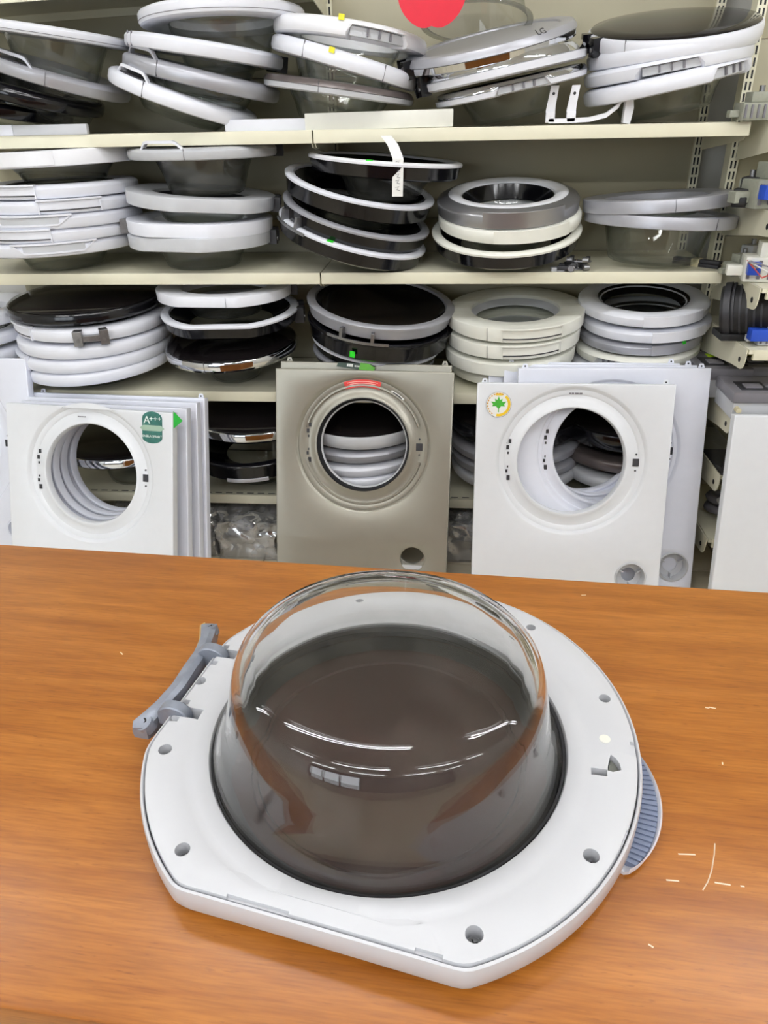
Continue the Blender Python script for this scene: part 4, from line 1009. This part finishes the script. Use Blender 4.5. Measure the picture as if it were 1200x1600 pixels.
shell = lathe('outer_shell', shell_prof, DOORW, D, 240, mod_main)
# cutters
def boolean(o, cutters):
    bm = bmesh.new()
    for c_ in cutters: c_(bm)
    me = bpy.data.meshes.new('cut'); bm.to_mesh(me); bm.free()
    co = bpy.data.objects.new('cut', me); COL.objects.link(co); co.matrix_world = o.matrix_world
    co.parent = o.parent; co.matrix_parent_inverse = Matrix.Identity(4)
    md = o.modifiers.new('b', 'BOOLEAN'); md.object = co; md.operation = 'DIFFERENCE'; md.solver = 'EXACT'; md.use_self = True
    bpy.context.view_layer.update()
    dg = bpy.context.evaluated_depsgraph_get(); new = bpy.data.meshes.new_from_object(o.evaluated_get(dg))
    o.modifiers.clear(); o.data = new; bpy.data.objects.remove(co)
    new.polygons.foreach_set('use_smooth', [True]*len(new.polygons)); new.set_sharp_from_angle(angle=rad(35))
HOLES = [(164.1, .2035, .0058), (-170.1, .2043, .0062), (-138.6, .2037, .0062), (-68, .2017, .0066), (-35.4, .2053, .0064), (14.8, .2145, .0056), (47.8, .2172, .0052), (103.9, .2088, .005)]
cuts = []
for a, r, q in HOLES:
    cuts.append(lambda bm, a=a, r=r, q=q: cyl_verts(bm, (r*math.cos(rad(a)), r*math.sin(rad(a)), -.004), (0, 0, 1), q, .02, 20))
def rectcut(a, r, w, l, depth, da=0):
    def f_(bm):
        M = Matrix.Rotation(rad(a), 4, 'Z') @ Matrix.Translation((r, 0, 0)) @ Matrix.Rotation(rad(da), 4, 'Z')
        bm_box(bm, -l/2, l/2, -w/2, w/2, -depth, .01, M)
    return f_
HA = 171.5
def hingecut(t0, w, depth=.0355, r0=.181, rmax=.25):
    def f_(bm):
        M = Matrix.Rotation(rad(HA), 4, 'Z'); bm_box(bm, r0, rmax, t0-w/2, t0+w/2, -depth, .01, M)
    return f_
NT = (-.0707, .0172)     # tangential offsets: hinge arms
cuts += [hingecut(NT[0], .013, .0175), hingecut(NT[1], .013, .0175)]
def slotcut(x, y):
    def f_(bm):
        bm_box(bm, -.0055, .0055, -.003, .003, -.006, .01, Matrix.Translation((x, y, 0)) @ Matrix.Rotation(rad(HA), 4, 'Z'))
    return f_
for x, y in ((-.186, .1095), (-.1915, .0835), (-.203, .0255), (-.2065, .0025)): cuts.append(slotcut(x, y))
cuts.append(rectcut(-11, .1905, .0075, .0135, .014, 4))
cyl('plug', (.1984, .0018, .0002), (0, 0, 1), .005, .0012, CREAM, D, seg=18)
def hook(bm):
    poly = [(.1945, -.034), (.199, -.0355), (.2065, -.033), (.2065, -.0265), (.2045, -.0205), (.2005, -.016), (.1985, -.0205), (.196, -.0285)]
    lo = [bm.verts.new((x, y, -.012)) for x, y in poly]; hi = [bm.verts.new((x, y, .01)) for x, y in poly]; n = len(poly)
    bm.faces.new(lo[::-1]); bm.faces.new(hi)
    for i in range(n): bm.faces.new((lo[i], lo[(i+1) % n], hi[(i+1) % n], hi[i]))
cuts.append(hook)
for t0, w in ((-.045, .05), (.085, .02)):   # small clip gaps on the near straight edge
    def ec(bm, t0=t0, w=w):
        M = Matrix.Rotation(CA, 4, 'Z'); bm_box(bm, CD-.006, CD+.01, t0-w/2, t0+w/2, -.004, .01, M)
    cuts.append(ec)
for a in (-2, -27):
    cuts.append(rectcut(a, .2225, .016, .005, .004))
boolean(plate, cuts)
boolean(shell, [hingecut(NT[0], .0135, .0185, .19), hingecut(NT[1], .0135, .0185, .19)])
LATCHG = pbr('grey_green_latch', S(104, 106, 98), .5)
for a, r, q in HOLES:
    g = cyl('screw', (r*math.cos(rad(a)), r*math.sin(rad(a)), -.0128), (0, 0, 1), q*.75, .0025, STEEL, D, seg=16)
    for aa in (0, 90):
        box('screw_slot', -q*.5, q*.5, -.0006, .0006, -.0116, -.0114, RUBBER, g, Matrix.Translation((r*math.cos(rad(a)), r*math.sin(rad(a)), 0)) @ Matrix.Rotation(rad(aa+a), 4, 'Z'))
hk = prism('latch_hook', [(.196, -.0335), (.199, -.0345), (.2055, -.0325), (.2055, -.0265), (.2035, -.021), (.2005, -.0175), (.199, -.0215), (.197, -.0285)], -.0115, -.006, LATCHG, D)
box('latch_pin', .185, .190, -.0385, -.034, -.013, -.007, RUBBER, hk)
# dark collar around the glass, lens below
lathe('seal', [(RI-.0005, -.022), (RI-.0005, -.003), (RI-.003, -.0045), (RI-.0045, -.02)], DARK, D, 120)
BROWN = pbr('dark_brown_smoked_lens', S(66, 46, 43), .22, var=.3, scale=7, spec=.4)
lens_o = lathe('cover_lens', [(0, -.030), (.1, -.029), (.121, -.0285), (.1225, -.0268), (.126, -.0268), (.1275, -.0282), (.15, -.027), (.1705, -.024), (.1715, -.030), (.16, -.036), (.1, -.040), (0, -.0425)], BROWN, D, 96)
lathe('inner_bezel', [(RI-.004, -.0215), (RI-.012, -.0255), (RI-.02, -.0265), (RI-.012, -.028), (RI-.003, -.0265)], RUBBER, D, 96)
# thick glass bowl, closed double wall
HB = .118
outp = [(.1618, -.013), (.1588, .001), (.1522, .013), (.1468, .029), (.1428, .047), (.1393, .065), (.1368, .077), (.1332, .0868), (.1275, .0932), (.119, .0970), (.105, .0988), (.06, .0998), (0, .1)]
inp = [(0, .0935), (.06, .0933), (.102, .0922), (.1145, .0904), (.1218, .0870), (.1268, .0812), (.1304, .0725), (.1335, .062), (.1368, .0455), (.1408, .0275), (.1462, .0112), (.153, -.001), (.1557, -.013)]
gb = lathe('glass_bowl', outp+inp, GLASS, D, 144, sharp=60); gb.rotation_euler.y = rad(1.6); gb.location.z = .0005
# handle grip under the right edge
grip = lathe('handle', [(.205, -.038), (.226, -.0395), (.245, -.036), (.2475, -.031), (.246, -.029), (.2435, -.033), (.226, -.036), (.205, -.034)], COOL, D, 40,
             lambda th, r, z: ((r if r < .23 else .228+(r-.228)*max(0.02, math.sin((th-rad(-28))/rad(34)*PI))**.6), z+ (0.012 if r > .24 else 0)*0), a0=rad(-28), a1=rad(6))
RIBM = pbr('blue_grey_grip', S(124, 134, 158), .4)
for q in range(46):
    a = rad(-26+30*q/45); s_ = max(0.02, math.sin((a-rad(-28))/rad(34)*PI))**.6
    arcbox('grip_rib', .2235, .228+.0155*s_, -.0358, -.030-.0015*(q % 2), a-rad(.36), a+rad(.36), RIBM, grip, seg=1, bev=.0003)
# hinge: bowed cast bar with two arms and screw lugs
ZINC = pbr('cast_zinc', S(148, 154, 166), .42, metal=.35, var=.18, scale=70, bump=.3)
RUST = pbr('yellowed_edge', S(190, 160, 105), .6, var=.2, scale=60)
hg = bpy.data.objects.new('hinge', None); COL.objects.link(hg); hg.parent = D; hg.matrix_local = Matrix.Rotation(rad(HA), 4, 'Z')
n = 28; v, f = [], []
for i in range(n+1):
    s = -1+2*i/n; t = -.045+s*.082; a_ = abs(s)
    ri_ = .2165+.022*max(0, a_-.3)**1.3; wd = .0135+.006*max(0, a_-.6)/.4
    zc = -.012 - .010*max(0, a_-.5)
    th_ = .009+ .004*(1-a_)
    if a_ > .95: wd *= .75; th_ *= .8
    for (dr, dz) in ((0, -th_), (wd, -th_), (wd+.001, 0), (wd, th_*.8), (wd*.35, th_), (0, th_*.7)): v.append((ri_+dr, t, zc+dz))
for i in range(n):
    for k in range(6): f.append((i*6+k, i*6+(k+1) % 6, i*6+6+(k+1) % 6, i*6+6+k))
f += [tuple(range(5, -1, -1)), tuple(n*6+k for k in range(6))]
barh = raw('hinge_bar', v, f, ZINC, hg, 40)
tube('worn_edge', [(v[i*6+2][0]-.0005, v[i*6+2][1], v[i*6+2][2]+.005) for i in range(0, n//2)][:10][::-1], .0018, RUST, hg, seg=6)
for t0 in NT:
    pts = []
    for q in range(11):
        a = q/10*PI; pts.append((.209+.016*math.cos(a), -.006+.012*math.sin(a)+.002))
    pts += [(.193, -.0165), (.225, -.0165)]
    M = Matrix.Translation((0, t0, 0)) @ Matrix.Rotation(PI/2, 4, 'X')
    am = prism('hinge_arm', pts, -.006, .006, ZINC, hg, M, bev=.0012)
for s in (-1, 1):
    lug = cyl('screw_lug', (.2345, -.045+s*.074, -.014), (.35, s*.3, 1), .0085, .010, ZINC, hg, seg=20)
    cyl('screw_bore', (.236, -.045+s*.0745, -.0085), (.35, s*.3, 1), .003, .0025, RUBBER, lug, seg=12)
